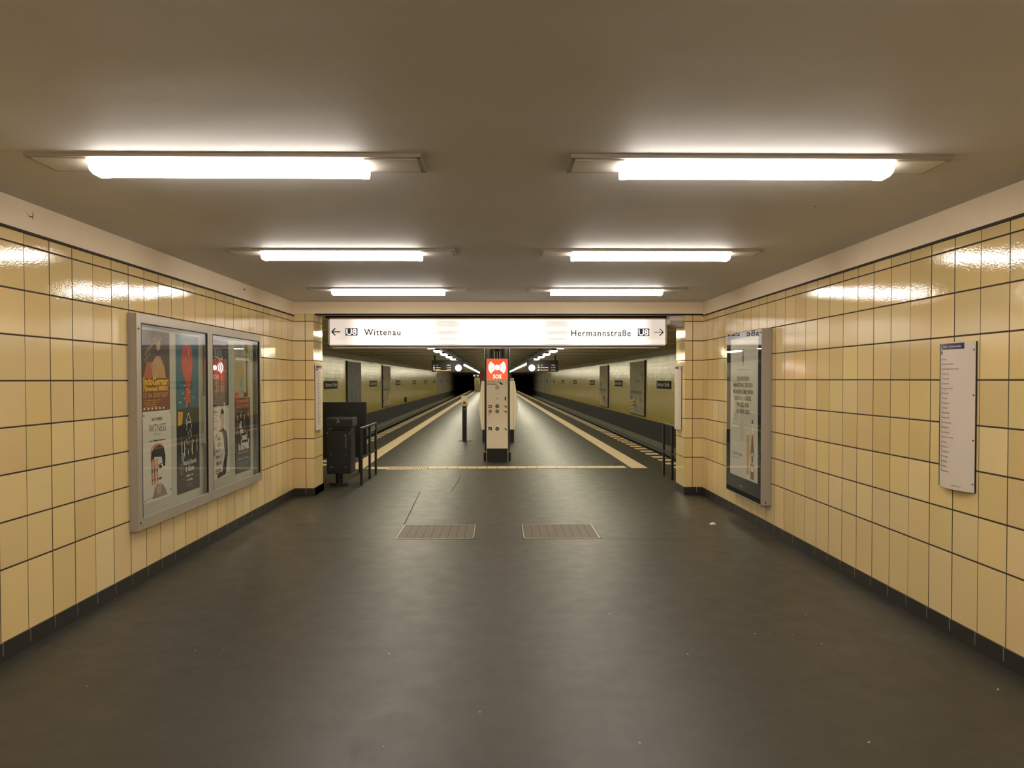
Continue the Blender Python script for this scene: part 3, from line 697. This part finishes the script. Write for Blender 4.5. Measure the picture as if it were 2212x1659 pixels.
# 8 "All you need is love"
A = Art(); H8 = .815
A.rect(0, .70, W7, H8, i_dr, 1); scrib(A, .05, .765, .4, .03, i_pk, 3); scrib(A, .05, .715, .4, .022, i_pk, 3, 5)
for k, u in enumerate((.08, .18, .30, .42)): A.disc(u, .60+.02*(k % 2), .02, .03, i_tan, 3); A.poly([(u-.05, .42), (u-.04, .54), (u, .57), (u+.04, .54), (u+.05, .42)], (i_mg, i_dk)[k % 2], 2)
A.poly([(0, .42), (0, .70), (.05, .70), (.04, .42)], i_dr, 2); A.poly([(.5, .42), (.5, .70), (.44, .70), (.46, .42)], i_dr, 2)
A.text('all', .13, .49, .10, i_wh, 4, .03, .8); A.text('you', .15, .43, .09, i_wh, 4, .03, .7); A.text('need', .2, .35, .11, i_wh, 4, .03, .7, width=.18); A.text('is', .10, .25, .11, i_wh, 4, .03, .7, width=.06); A.text('love!', .18, .25, .15, i_wh, 4, .04, .8, width=.26)
scrib(A, .1, .205, .33, .024, i_gol, 4); scrib(A, .06, .135, .4, .036, i_bl, 4, 3); lines(A, .06, .10, .4, 4, .024, i_bl, .014)
poster(8.225, .59, W7, H8, A, 'black and red poster reading all you need is love, bottom right in showcase', i_dk)

# ============================================================ RIGHT ADVERTISING CASE
t = thing('advertising_case', 'tall narrow black-bordered advertising case on the right wall', 'display case', Matrix.Translation((XR, 9.14, .293)) @ Matrix.Rotation(-math.pi/2, 4, 'Z'))
# local: x from far (0) to near (1.22), y -out, z up
w, h, d = 1.22, 1.837, .107
MB().box(0, w, -d+.012, -.001, 0, h, m_aluP).build('case', t, bev=.003)
fr = MB(); fr.box(0, w, -d, -d+.012, 0, .20, m_adf); fr.box(0, w, -d, -d+.012, h-.06, h, m_adf); fr.box(0, .13, -d, -d+.012, .20, h-.06, m_adf); fr.box(w-.10, w, -d, -d+.012, .20, h-.06, m_adf); fr.build('frame', t)
MB().box(w-.004, w+.002, -d-.003, -.012, 0, h, m_aluP).build('side_plate', t)
tr = MB().box(0, w, -d-.004, -d+.01, -.004, .004, m_alu); tr.build('bottom_edge', t)
MB().tube((w+.002, -.06, .025), (w+.006, -.06, .025), .008, m_ink, 10).build('lock', t)
A = Art(); A.text('WALL', .55, .09, .04, i_gr, 1, .02, 1, 'CENTER'); put(A, 'maker_lettering', lambda u, v, dd_: (u, -d-.0003-dd_, v), parent=t)
MB().add([(0, -d-.004, .06), (w, -d-.004, .06), (w, -d-.004, h-.004), (0, -d-.004, h-.004)], [(0, 1, 2, 3)], m_pane).build('pane', t)
# the poster itself
A = Art(); pw, ph = .96, 1.56
i_ad = ink('ad_paper', 214, 206, 192)
i_amb, i_beer, i_foam = ink('amber', 148, 84, 28), ink('beer', 214, 158, 60), ink('foam', 236, 226, 200)
tx = ['DIE EINZIGEN', 'MENSCHEN, DIE SICH', 'MORGENS ÜBER EINEN', 'SCHÖNEN SCHÄDEL', 'FREUEN, SIND', 'ARCHÄOLOGEN.']; ws = [.43, .66, .70, .58, .43, .48]
for i, s in enumerate(tx): A.text(s, .46, 1.085-.0735*i, .062, i_dk, 2, .03, 1, 'CENTER', width=ws[i])
A.ring(.46, 1.33, .035, .042, 0, 2*math.pi, i_mg, 1); A.poly([(.43, 1.36), (.49, 1.36), (.485, 1.29), (.46, 1.27), (.435, 1.29)], i_gr, 1); A.disc(.46, 1.385, .02, .02, i_mg, 1); A.bar((.44, 1.27), (.5, 1.25), .008, i_mg, 1)
scrib(A, .27, 1.20, .4, .013, i_mg, 2)
# glass
A.poly([(.61, .52), (.60, .30), (.615, .18), (.60, .05), (.68, .05), (.67, .18), (.69, .30), (.685, .52)], i_beer, 1); A.rect(.608, .49, .687, .53, i_foam, 2); A.rect(.60, .02, .68, .055, i_wh, 2); A.rect(.62, .40, .66, .44, i_gol, 2)
# bottle
A.poly([(.735, .02), (.73, .30), (.755, .42), (.77, .48), (.77, .64), (.81, .64), (.81, .48), (.825, .42), (.85, .30), (.845, .02)], i_amb, 1)
A.rect(.768, .50, .812, .64, i_foam, 2); A.rect(.766, .62, .814, .66, i_mg, 3); A.disc(.79, .235, .052, .075, i_foam, 2); A.disc(.79, .15, .05, .03, i_foam, 2); A.disc(.79, .24, .030, .05, i_mg, 3); A.rect(.74, .155, .84, .185, i_gr, 4); A.disc(.79, .12, .045, .02, i_foam, 3)
A.text('CLAUSTHALER', .27, .235, .04, i_dk, 2, .02, 1, 'CENTER', width=.36); scrib(A, .10, .20, .30, .014, i_mg, 2)
o = put(A, 'poster', lambda u, v, dd_: (u, -dd_, v), board=(0, 0, pw, ph, .0015, i_ad), M=Matrix.Translation((XR-d-.0005, 9.14-.15, .503)) @ Matrix.Rotation(-math.pi/2, 4, 'Z'), step=.0002)
tag(o, 'beer advertisement poster with a bottle and a glass, in the right wall case', 'poster')

# ============================================================ PLATFORM COLUMN WITH SOS PANEL
cx, cyy = CX+.0, 15.22
t = thing('column', 'round black platform column behind the emergency panel', 'column', SM @ Matrix.Translation((cx, cyy, 0)))
MB().tube((0, 0, 0), (0, 0, CZ-.002), .252, m_black, 40).build('shaft', t, smooth=True)
MB().tube((0, 0, 0), (0, 0, .17), .272, m_blackM, 40).tube((0, 0, .17), (0, 0, .178), .276, m_aluP, 40).build('base_collar', t, smooth=True)
t = thing('sos_panel', 'tall narrow emergency call panel with glowing red SOS box', 'emergency panel', SM @ Matrix.Translation((cx, 14.92, 0)))
w = .205
MB().box(-w, w, 0, .06, .262, 1.592, m_cream).build('panel', t, bev=.003)
MB().box(-w+.012, w-.012, .004, .06, .0, .262, m_blackM).build('plinth', t)
e = MB(); e.box(-w-.008, -w+.004, -.004, .06, 0, 2.01, m_aluP); e.box(w-.004, w+.008, -.004, .06, 0, 2.01, m_aluP); e.box(-w, w, -.004, .06, 2.0, 2.012, m_aluP); e.build('edge_frame', t)
def sos_mat():
    m = bpy.data.materials.new('backlit_red_face'); m.use_nodes = True; nt, N, M = nodes(m); L = nt.links.new; b = nt.nodes['Principled BSDF']
    b.inputs['Base Color'].default_value = srgb(214, 60, 30); b.inputs['Roughness'].default_value = .3; b.inputs['Emission Color'].default_value = (1, .11, .035, 1); b.inputs['Emission Strength'].default_value = .95; return m
m_sos = sos_mat(); m_sosw = mat('backlit_white_mark', (1, 1, 1), .3, emit=(1, .93, .85), es=5.0); m_sost = mat('backlit_white_letters', (1, 1, 1), .3, emit=(1, .93, .85), es=.9)
rb = MB().box(-w+.004, w-.004, .0, .06, 1.594, 2.0, m_sos).build('red_light_box', t)
A = Art(); zc = 1.835
A.disc(0, zc, .05, .05, m_sosw, 1)
for r0 in (.068, .105, .142):
    A.ring(0, zc, r0, r0+.024, -.75, .75, m_sosw, 1); A.ring(0, zc, r0, r0+.024, math.pi-.75, math.pi+.75, m_sosw, 1)
put(A, 'signal_emblem', lambda u, v, d_: (u, -.0008-d_, v), parent=rb)
A = Art(); A.text('SOS', 0, 1.625, .105, m_sost, 1, .03, 1, 'CENTER', width=.165); put(A, 'sos_lettering', lambda u, v, d_: (u, -.0008-d_, v), parent=rb)
pc = MB()
for u in (-.045, 0, .045): pc.tube((u, .03, 2.0), (u, .03, 2.15), .009, m_alu, 10)
pc.build('conduit', t, smooth=True)
A = Art(); A.text('SOS Notruf', -.195, 1.548, .036, i_dr, 1, .0, width=.185); A.text('Information', -.195, 1.502, .036, m_ink, 1, .02, width=.185)
def hand(u, v, s=1, m=m_ink):
    A.bar((u-.03*s, v+.022*s), (u-.004*s, v+.004*s), .008*s, m, 1); A.poly([(u-.012*s, v+.012*s), (u+.008*s, v+.012*s), (u+.03*s, v-.006*s), (u+.034*s, v-.024*s), (u+.012*s, v-.018*s), (u-.006*s, v-.008*s)], m, 1)
hand(.062, 1.53, 1.4); A.rect(.155, 1.538, .182, 1.542, i_mg); A.rect(.155, 1.510, .185, 1.514, i_mg)
def zpy(py): return 1.6-(py-820)*14.92/1661
for s, v in ((.022, zpy(893)),): pass
hand(.156, zpy(878)); hand(.156, zpy(889)); hand(.156, zpy(927))
A.rect(.146, zpy(864), .172, zpy(857), m_ink); A.disc(.153, zpy(860), .008, .012, m_ink); A.rect(.158, zpy(866), .17, zpy(864), m_ink)
A.rect(-.17, zpy(881.5), -.105, zpy(874.5), mat('ink_signal_red', srgb(176, 60, 40), .5)); A.rect(-.155, zpy(879), -.12, zpy(877), i_wh, 2)
A.rect(-.17, zpy(892), -.105, zpy(885), i_sk); A.rect(-.143, zpy(891.5), -.13, zpy(885.5), m_ink, 2)
A.disc(-.152, zpy(896), .009, .009, m_ink)
A.rect(-.172, zpy(929.5), -.105, zpy(922.5), m_ink); A.bar((-.155, zpy(928)), (-.125, zpy(924)), .012, i_wh, 2); A.disc(-.15, zpy(928), .010, .008, i_wh, 2)
put(A, 'pictograms', lambda u, v, d_: (u, -.0008-d_, v), parent=t)
lo = MB().tube((0, -.004, zpy(836.7)), (0, .01, zpy(836.7)), .042, m_aluP, 24); lo.build('speaker_grille', t)
for k, (u, v) in enumerate(((-.08, 849.5), (-.0, 850), (.04, 851))): MB().tube((u, -.002, zpy(v)), (u, .01, zpy(v)), .007, m_alu, 8).build('microphone_hole', t)
MB().tube((0, -.004, zpy(860.5)), (0, .01, zpy(860.5)), .016, m_alu, 14).build('camera_eye', t)
for py, mm, i in ((877.5, m_ink, 0), (888.5, mat('ink_olive', srgb(120, 108, 78), .5), 1), (926.3, m_ink, 2)):
    b_ = MB().tube((0, -.006, zpy(py)), (0, .01, zpy(py)), .036, mm, 24).build('call_button', t)
    b_['label'] = ('upper black call button', 'olive call button', 'lower black call button')[i]
    MB().tube((0, -.012, zpy(py)), (0, -.004, zpy(py)), .015, m_aluP, 16).build('button_cap', b_)

# information cabinet behind the column
t = thing('display_cabinet', 'pale angular double-sided display cabinet behind the round column', 'display cabinet', SM @ Matrix.Translation((CX+.05, 19.4, 0)))
z_ = lambda py: 1.6-(py-820)*19.4/1661
prof = [(-.42, z_(823)), (-.50, z_(880)), (-.42, z_(928)), (.42, z_(928)), (.50, z_(880)), (.42, z_(823))]
MB().prism(prof, 0, 1.1, m_cream).build('body', t, bev=.006)
for s in (-1, 1):
    MB().box(min(s*.38, s*.384), max(s*.38, s*.384), -.002, .0, z_(926), z_(825), m_joint).build('panel_seam', t)
    MB().box(*sorted((s*.40, s*.30)), .1, 1.0, 0, z_(928), m_black).build('leg', t)
    MB().prism([(s*.43, z_(835)), (s*.505, z_(880)), (s*.50, z_(880)), (s*.425, z_(835))], .1, 1.0, m_back).build('side_window', t)

# dark red box beyond the cabinet on the left
t = thing('red_call_box', 'dark red box beyond the display cabinet, left of the column', 'call box', SM @ Matrix.Translation((-.58, 38, 0)))
MB().box(-.08, .09, 0, .2, 1.55, 1.98, mat('dull_red', srgb(120, 44, 32), .5)).build('box', t)
MB().box(-.01, .05, .05, .12, 0, 1.55, m_black).build('post', t)

# ticket validator / info bollard
t = thing('ticket_validator', 'slim ticket validator post with pale and yellow head on the platform', 'ticket validator', Matrix.Translation((-.925, 20.06, 0)))
MB().box(-.052, .052, -.05, .05, 0, .915, m_bin).build('post', t, bev=.004)
MB().box(-.060, -.052, -.05, .05, 0, .915, m_aluP).box(.052, .060, -.05, .05, 0, .915, m_aluP).build('side_strip', t)
MB().box(-.16, .18, -.10, .10, 0, .006, m_blackM).build('base_plate', t)
hd = MB().box(-.078, .078, -.08, .06, .985, 1.18, m_cream).build('head', t, bev=.008)
MB().box(-.078, .078, -.081, .06, .91, .984, m_yelp).build('yellow_band', t, bev=.004)
MB().box(-.03, .03, -.088, -.08, 1.02, 1.075, m_white).build('slot_cover', hd); MB().box(-.036, .036, -.086, -.079, .985, 1.02, m_ink).build('slot', hd)
MB().box(-.03, .03, -.053, -.05, .83, .842, m_aluP).build('label_strip', t)

# ============================================================ BIN, SCREEN BOARD AND RAILINGS
t = thing('litter_bin', 'dark dented litter bin on a post beside the left pillar', 'litter bin', Matrix.Translation((-2.335, 11.75, 0)))
q = 11.75/1661
xb = lambda px: (px-1080)*q+2.335
zb = lambda py: 1.6-(py-820)*q
yb = .19
MB().box(xb(712), xb(763), -yb, yb, zb(1020), zb(928), m_bin).build('body', t, bev=.012)
MB().prism([(-yb-.01, zb(920)), (-yb-.01, zb(904)), (-yb+.05, zb(901)), (yb, zb(901)), (yb, zb(920))], xb(711), xb(767), m_bin, 'X').build('hood', t, bev=.004)
for s in (xb(713), xb(762)): MB().box(s-.006, s+.006, -yb+.02, yb-.02, zb(930), zb(918), m_bin).build('hood_bracket', t)
MB().tube(((xb(733)), 0, .02), ((xb(733)), 0, zb(1018)), .055, m_black, 20).build('post', t, smooth=True)
MB().tube(((xb(733)), 0, 0), ((xb(733)), 0, .025), .14, m_blackM, 24).build('foot_plate', t, smooth=True)
A = Art(); u0, v0 = xb(736), zb(907)
A.ring(u0-.002, v0-.012, .012, .017, -2.9, .4, m_white, 1); A.bar((u0+.002, v0+.026), (u0+.002, v0-.0), .008, m_white, 1); A.bar((u0+.002, v0), (u0+.018, v0-.002), .006, m_white, 1); A.bar((u0+.018, v0), (u0+.028, v0-.02), .006, m_white, 1); A.disc(u0+.002, v0+.034, .006, .006, m_white, 1)
A.bar((xb(716), zb(901.8)), (xb(765), zb(901.8)), .003, m_scr, 1)
put(A, 'pictogram', lambda u, v, d_: (u, -yb-.0115-d_, v), parent=t)
A = Art()
for a_, b_ in (((753, 937), (753, 965)), ((751.5, 977), (754, 980)), ((720.5, 977), (722.5, 980)), ((721, 1003), (721, 1006)), ((721, 1006), (725, 1006)), ((751, 1004), (751.5, 1006)), ((751, 1006), (754, 1006)), ((761.5, 931), (761.5, 936)), ((713.5, 931), (713.5, 935)), ((750, 938), (754, 937))):
    A.bar((xb(a_[0]), zb(a_[1])), (xb(b_[0]), zb(b_[1])), .010, m_scr, 1)
put(A, 'scratches', lambda u, v, d_: (u, -yb-.001-d_, v), parent=t)

YB = 13.2; q = YB/1661
t = thing('screen_board', 'large plain black board standing behind the litter bin', 'board', Matrix.Translation((0, YB, 0)))
bx0, bx1 = (681-1080)*q, (792-1080)*q
MB().box(bx0, bx1, 0, .04, 1.6-(987-820)*q, 1.6-(868.5-820)*q, m_bin).build('panel', t, bev=.003)
for xx in (bx0+.1, bx1-.12): MB().box(xx-.02, xx+.02, .01, .035, 0, .30, m_black).build('leg', t)

def railing(x, y0, y1, ys, label, plate):
    t = thing('railing', label, 'railing', Matrix.Translation((x, y0, 0)))
    for yy in ys: MB().box(-.017, .017, yy-y0-.022, yy-y0+.022, 0, .855, m_black).build('post', t)
    MB().box(-.02, .02, -.022, y1-y0+.022, .852, .876, m_black).box(-.012, .012, -.02, y1-y0+.02, .874, .8785, m_alu).build('top_rail', t)
    MB().box(-.012, .012, 0, y1-y0, .40, .43, m_black).build('middle_rail', t)
    if plate: MB().box(-.006, .006, y1-y0-.55, y1-y0-.1, .76, .84, m_scr).build('small_plate', t)
    return t
railing(-2.10, 11.66, 13.02, (11.66, 12.4, 13.0), 'short black metal railing standing by the litter bin', True)
railing(2.735, 11.5, 12.8, (11.6, 12.15, 12.78), 'short black metal railing behind the right pillar', False)

# ============================================================ HALL LAMPS
def hall_lamp(x, y, s, i, nm):
    o = bpy.data.objects.new('hall_lamp', None); COL.objects.link(o); o.matrix_world = SM @ Matrix.Translation((x, y, 2.49)); return o
me_g = me_h = None
ordn = ['first', 'second', 'third', 'fourth', 'fifth', 'sixth', 'seventh', 'eighth', 'ninth', 'tenth', 'eleventh', 'twelfth', 'thirteenth', 'fourteenth', 'fifteenth', 'sixteenth', 'seventeenth', 'eighteenth', 'nineteenth', 'twentieth']
def nth(i): return ordn[i] if i < 20 else 'number %d' % (i+1)
proto = None
for s, nm in ((-1, 'left'), (1, 'right')):
    n = 0; y = 12.05
    while y < 109:
        g_ = 'lamps along the %s platform edge' % nm
        lab = 'platform lamp with lit lens on the %s row, %s from the gateway' % (nm, nth(n))
        if proto is None:
            t = thing('platform_lamp', lab, 'platform lamp', SM @ Matrix.Translation((CX+s*1.80, y, 2.49)), g_)
            MB().box(-.12, .12, -.75, .75, .0, .05, m_blackM).build('housing', t)
            MB().prism([(-.10, 0), (-.085, -.035), (.085, -.035), (.10, 0)], -.5, .5, m_hlam).build('glowing_lens', t)
            proto = t
        else:
            r = proto.copy(); COL.objects.link(r); r.matrix_world = SM @ Matrix.Translation((CX+s*1.80, y, 2.49)); r['label'] = lab; r['group'] = g_
            for c in proto.children:
                k = c.copy(); COL.objects.link(k); k.parent = r
        y += 3.0; n += 1
    t = thing('cable_channel', 'black cable channel running above the %s row of platform lamps' % nm, 'cable channel', SM @ Matrix.Translation((CX+s*1.62, 11.3, 0)))
    MB().box(-.05, .05, 0, 98.5, 2.50, 2.60, m_blackM).build('channel', t)
    hb = MB()
    y = 1.0
    while y < 98: hb.box(-.015, .015, y, y+.04, 2.60, CZ-.002, m_blackM); y += 3.0
    hb.build('hanger', t)

# ============================================================ DEPARTURE BOARDS
m_led = mat('led_amber', (1, .6, .3), .4, emit=(1, .58, .26), es=1.1); m_ledw = mat('led_pale', (1, .9, .8), .4, emit=(.9, .88, .82), es=.55); m_clock = mat('clock_face', (1, 1, 1), .4, emit=(1, .96, .88), es=.75)
def board(x0, x1, clock_right, dest, label, Y=34.0, z0=1.948, z1=2.452):
    t = thing('departure_board', label, 'departure board', SM @ Matrix.Translation(((x0+x1)/2, Y, 0)))
    a = (x1-x0)/2
    MB().box(-a, a, 0, .16, z0, z1, m_blackM).build('housing', t, bev=.006)
    xs = (-a+.13, .26) if clock_right else (-.25, a-.13)
    for xx in xs: MB().box(xx-.035, xx+.035, .05, .11, z1, CZ-.002, m_black).build('hanger_post', t)
    cxx = a-.225 if clock_right else -a+.235; zc = 2.115
    c = MB().tube((cxx, .0, zc), (cxx, -.012, zc), .147, m_clock, 40).build('clock', t)
    A = Art()
    A.bar((cxx, zc), (cxx+.030, zc+.085), .014, m_ink, 1); A.bar((cxx-.008, zc+.02), (cxx+.052, zc-.115), .009, m_ink, 1)
    for k in range(12): g = k*math.pi/6; A.bar((cxx+.118*math.sin(g), zc+.118*math.cos(g)), (cxx+.135*math.sin(g), zc+.135*math.cos(g)), .006, m_ink, 1)
    put(A, 'clock_hands', lambda u, v, d_: (u, -.018-d_, v), parent=c)
    u = -a+.06 if clock_right else -a+.50
    A = Art(); A.text('Linie', u, 2.225, .04, m_ledw, 1, .01); A.text('Ziel', u+.15, 2.225, .04, m_ledw, 1, .01); A.text('Abfahrt', u+.60, 2.225, .04, m_ledw, 1, .01, width=.17)
    for i, mins in enumerate(('in  5 min', 'in 15 min') if clock_right else ('in  7 min', 'in 17 min')):
        v = 2.12-(.082 if clock_right else .115)*i
        A.rect(u, v-.006, u+.07, v+.044, m_ledw, 1); A.text('U8', u+.01, v, .04, m_ink, 2, .01, width=.05)
        A.text(dest, u+.12, v, .052, m_led, 1, .012, width=.20 if clock_right else .34); A.text(mins, u+.60, v, .05, m_led, 1, .012, width=.18)
    if clock_right: A.text('+++ Bitte Informationen beachten +++', u+.03, 1.985, .045, m_led, 1, .012, width=.74)
    put(A, 'display_text', lambda u_, v, d_: (u_, -.001-d_, v), parent=t)
    return t
board(-2.70, -1.30, True, 'Wittenau', 'hanging departure board for Wittenau with clock at its right end')
board(1.48, 2.885, False, 'Hermannstraße', 'hanging departure board for Hermannstraße with clock at its left end')
t = thing('information_board', 'small black hanging board near the far tunnel mouth', 'information board', SM @ Matrix.Translation((-2.15, 98, 0)))
MB().box(-.42, .40, 0, .15, 1.88, 2.36, m_blackM).build('housing', t); MB().box(-.3, -.26, .05, .1, 2.355, CZ+.002, m_black).build('hanger_post', t); MB().box(.26, .3, .05, .1, 2.355, CZ+.002, m_black).build('hanger_post', t)
A = Art(); A.rect(-.34, 2.02, -.1, 2.22, m_ledw); A.rect(.1, 2.02, .32, 2.22, m_ledw); A.rect(-.30, 2.10, -.12, 2.14, m_ink, 2); A.rect(.12, 2.10, .3, 2.14, m_ink, 2); put(A, 'display', lambda u, v, d_: (u, -.001-d_, v), parent=t)
t = thing('platform_kiosk', 'narrow olive tiled block at the far end of the platform', 'kiosk', SM @ Matrix.Translation((-2.08, 102, 0)))
MB().box(-.38, .38, 0, 2.5, 0, 1.86, m_tileK).build('block', t); MB().box(-.40, -.36, -.02, .02, .85, 1.86, m_white).box(.24, .29, -.02, .0, 1.0, 1.75, m_white).build('pale_edge', t)
t = thing('notice_box', 'small black and white notice box above the cabinet, right of the column', 'notice', SM @ Matrix.Translation((.70, 30, 0)))
MB().box(-.02, .11, 0, .1, 1.46, 1.66, m_white).build('box', t); MB().tube((.03, 0, 1.53), (.03, -.01, 1.53), .04, m_ink, 12).build('lens', t); MB().box(.03, .06, .03, .06, 0, 1.46, m_black).build('post', t)

# ============================================================ HALL WALL SIGNS, PANELS, RAILS
def wall_M(s, y, z): 
    x = CX+s*6.08
    return SM @ Matrix.Translation((x, y, z)) @ Matrix.Rotation(math.pi/2 if s < 0 else -math.pi/2, 4, 'Z')
m_sgn = mat('name_sign_black', srgb(12, 13, 15), .7, spec=.2); m_sgt = mat('name_sign_letters', srgb(190, 186, 172), .5)
proto = None
for s, nm in ((-1, 'left'), (1, 'right')):
    for i in range(9):
        y = (28.6 if s < 0 else 27.6)+10.05*i
        lab = 'black station name sign on the %s track wall, %s from the near end' % (nm, nth(i)); g_ = 'station name signs on the %s track wall' % nm
        if proto is None:
            t = thing('station_name_sign', lab, 'station sign', wall_M(s, y, 1.41), g_)
            MB().box(-1.12, 1.12, -.025, -.001, -.145, .145, m_sgn).build('plate', t)
            A = Art(); A.text('Bernauer Straße', 0, -.06, .22, m_sgt, 1, .01, 1, 'CENTER', width=1.98); put(A, 'lettering', lambda u, v, d_: (u, -.0255-d_, v), parent=t); proto = t
        else:
            r = proto.copy(); COL.objects.link(r); r.matrix_world = wall_M(s, y, 1.41); r['label'] = lab; r['group'] = g_
            for c in proto.children: k = c.copy(); COL.objects.link(k); k.parent = r
m_scr2 = mat('torn_panel', srgb(158, 148, 122), .75, noise=.45, nscale=2.2, bump=.4, bscale=8); m_pd = mat('panel_dark', srgb(84, 84, 76), .6, noise=.4, nscale=3)
m_tn = mat('torn_paper', srgb(178, 164, 112), .8, noise=.2, nscale=4)
m_far = mat('far_panel', srgb(112, 110, 88), .6, noise=.2, nscale=1.5)
def bare_panel(s, y0, y1, label, dark=False, marks=True, far=False):
    t = thing('wall_panel', label, 'wall panel', wall_M(s, (y0+y1)/2, 0), 'bare advertising panels on the track walls')
    a = (y1-y0)/2
    if far:
        MB().box(-a, a, -.012, -.001, .12, 2.36, m_far).build('board', t)
        for k in (-.62, .15, .7): MB().box(a*k, a*k+.3, -.016, -.012, .3, 2.36, m_scr2).build('pale_strip', t)
        return
    MB().box(-a, a, -.03, -.001, .12, 2.36, m_pd if dark else m_scr2).build('board', t)
    e = MB(); q = (-a-.12, -a) if s < 0 else (a, a+.12)
    e.box(*q, -.05, -.001, .12, 2.38, m_blackM); e.box(-a, a, -.04, -.001, .08, .12, m_blackM); e.build('frame', t)  # near upright is a black strip standing in for the recess shadow
    if marks:
        A = Art(); r = random.Random(int(y0*10)+s)
        for k in range(16):
            u = r.uniform(-a+.2, a-.2); v = r.uniform(.3, 2.0)
            if dark: A.bar((u, v), (u+r.uniform(-.02, .02), v+r.uniform(.15, .45)), .05, m_scr, 1)
            else: blob(A, u, v, r.uniform(.1, .5), r.uniform(.04, .14), (m_pd, m_tn, m_tn)[k % 3], 1+k % 3, seed=k, j=.4)
        if not dark:
            A.rect(-a+.1, .98, a-.5, 1.12, m_pd, 3)
            u = -a+.15 if s > 0 else a-1.1
            for k in range(4): A.poly([(u+.05, .16+.15*k), (u+.95, .24+.15*k), (u+.95, .32+.15*k), (u+.05, .24+.15*k)], m_yelp, 4)
        put(A, 'torn_remains', lambda u, v, d_: (u, -.0305-d_, v), parent=t, step=.002)
bare_panel(-1, 31.7, 35.0, 'dark streaked panel on the left track wall behind the black board', True)
bare_panel(-1, 41.8, 45.0, 'torn grey panel on left track wall with yellow stripes below')
bare_panel(1, 31.0, 34.3, 'torn grey panel on right track wall, the nearer one')
bare_panel(1, 40.9, 44.1, 'torn grey panel on right track wall, second from the gateway')
for s, nm in ((-1, 'left'), (1, 'right')):
    for i, (a, b_) in enumerate(((82, 91), (92.5, 101.5), (103, 116))):
        bare_panel(s, a, b_, 'long dull panel far down the %s track wall, %s of three' % (nm, ordn[i]), True, False, True)
t = thing('wall_box', 'small black fire box low on the left track wall', 'wall box', wall_M(-1, 52.5, .25)); MB().box(-.25, .25, -.12, -.001, -.17, .17, m_ink).build('box', t); MB().box(-.2, .2, -.125, -.12, .06, .1, m_aluP).build('label_strip', t)

for s, nm in ((-1, 'left'), (1, 'right')):
    for k, (x, ww) in enumerate(((4.02, 'nearer the platform'), (5.46, 'nearer the wall'))):
        t = thing('rail', 'steel running rail of the %s track, the one %s' % (nm, ww), 'rail', SM @ Matrix.Translation((CX+s*x, 11.1, -1.12)))
        MB().box(-.06, .06, 0, YE+15, 0, .02, m_ballast).box(-.012, .012, 0, YE+15, .02, .12, m_ballast).build('foot_and_web', t); MB().box(-.034, .034, 0, YE+15, .12, .15, m_rail).build('rail_head', t)
    t = thing('third_rail', 'covered power rail beside the wall of the %s track' % nm, 'power rail', SM @ Matrix.Translation((CX+s*5.66, 11.1, -1.0)))
    MB().box(-.05, .05, 0, YE, .12, .2, m_grey).build('cover', t)
    br = MB(); y = 1.
    while y < 100: br.box(-.03, .03, y, y+.1, -.12, .12, m_conc); y += 3.0
    br.build('bracket', t)
    sl = MB(); y = 11.3
    while y < 80:
        xa, xb_ = sorted((CX+s*3.7, CX+s*5.6)); sl.box(xa, xb_, y, y+.24, -1.125, -1.085, m_ballast); y += .65
    struct(sl, 'trim_12' if s < 0 else 'trim_13', SM)

# ============================================================ LITTER
pm = MB(); pts = []
r = random.Random(3); n = 9
base = [(math.cos(2*math.pi*i/n)*r.uniform(.03, .05), math.sin(2*math.pi*i/n)*r.uniform(.022, .035), r.uniform(.002, .016)) for i in range(n)]
pm.add([(0, 0, .03)]+base, [(0, i+1, (i+1) % n+1) for i in range(n)], m_white); pm.add([(0, 0, .02)]+[(x_, y_, 0.001) for x_, y_, z_q in base], [(0, (i+1) % n+1, i+1) for i in range(n)], m_white)
tag(pm.build('paper_scrap', M=Matrix.Translation((2.345, 8.40, 0))), 'crumpled white paper scrap on the floor by the right wall', 'litter')
sp = MB(); r = random.Random(11)
for px, py in ((835, 1415), (1668, 1378), (1783, 1398), (1385, 1615), (830, 1617), (483, 1403), (510, 1270), (420, 1405), (187, 1480), (1722, 1378), (1885, 1617), (2177, 1502), (1635, 1375), (1320, 1330), (1467, 1190), (640, 1075), (1490, 1420), (250, 1290), (1040, 1545), (1750, 1335)):
    Yq = 1.6*1661/(py-820); Xq = (px-1080)*Yq/1661
    for k in range(r.choice((1, 1, 2))):
        x_, y_, q = Xq+r.uniform(-.01, .01), Yq+r.uniform(-.01, .01), r.uniform(.0025, .006)
        sp.add([(x_-q, y_-q*.6, 0), (x_+q, y_-q*.4, 0), (x_+q*.5, y_+q, 0), (x_-q*.6, y_+q*.8, 0), (x_, y_, q*.9)], [(0, 1, 4), (1, 2, 4), (2, 3, 4), (3, 0, 4)], m_white)
tag(sp.build('grit'), 'scattered pale crumbs and grit on the dark corridor floor', 'grit', kind='stuff')
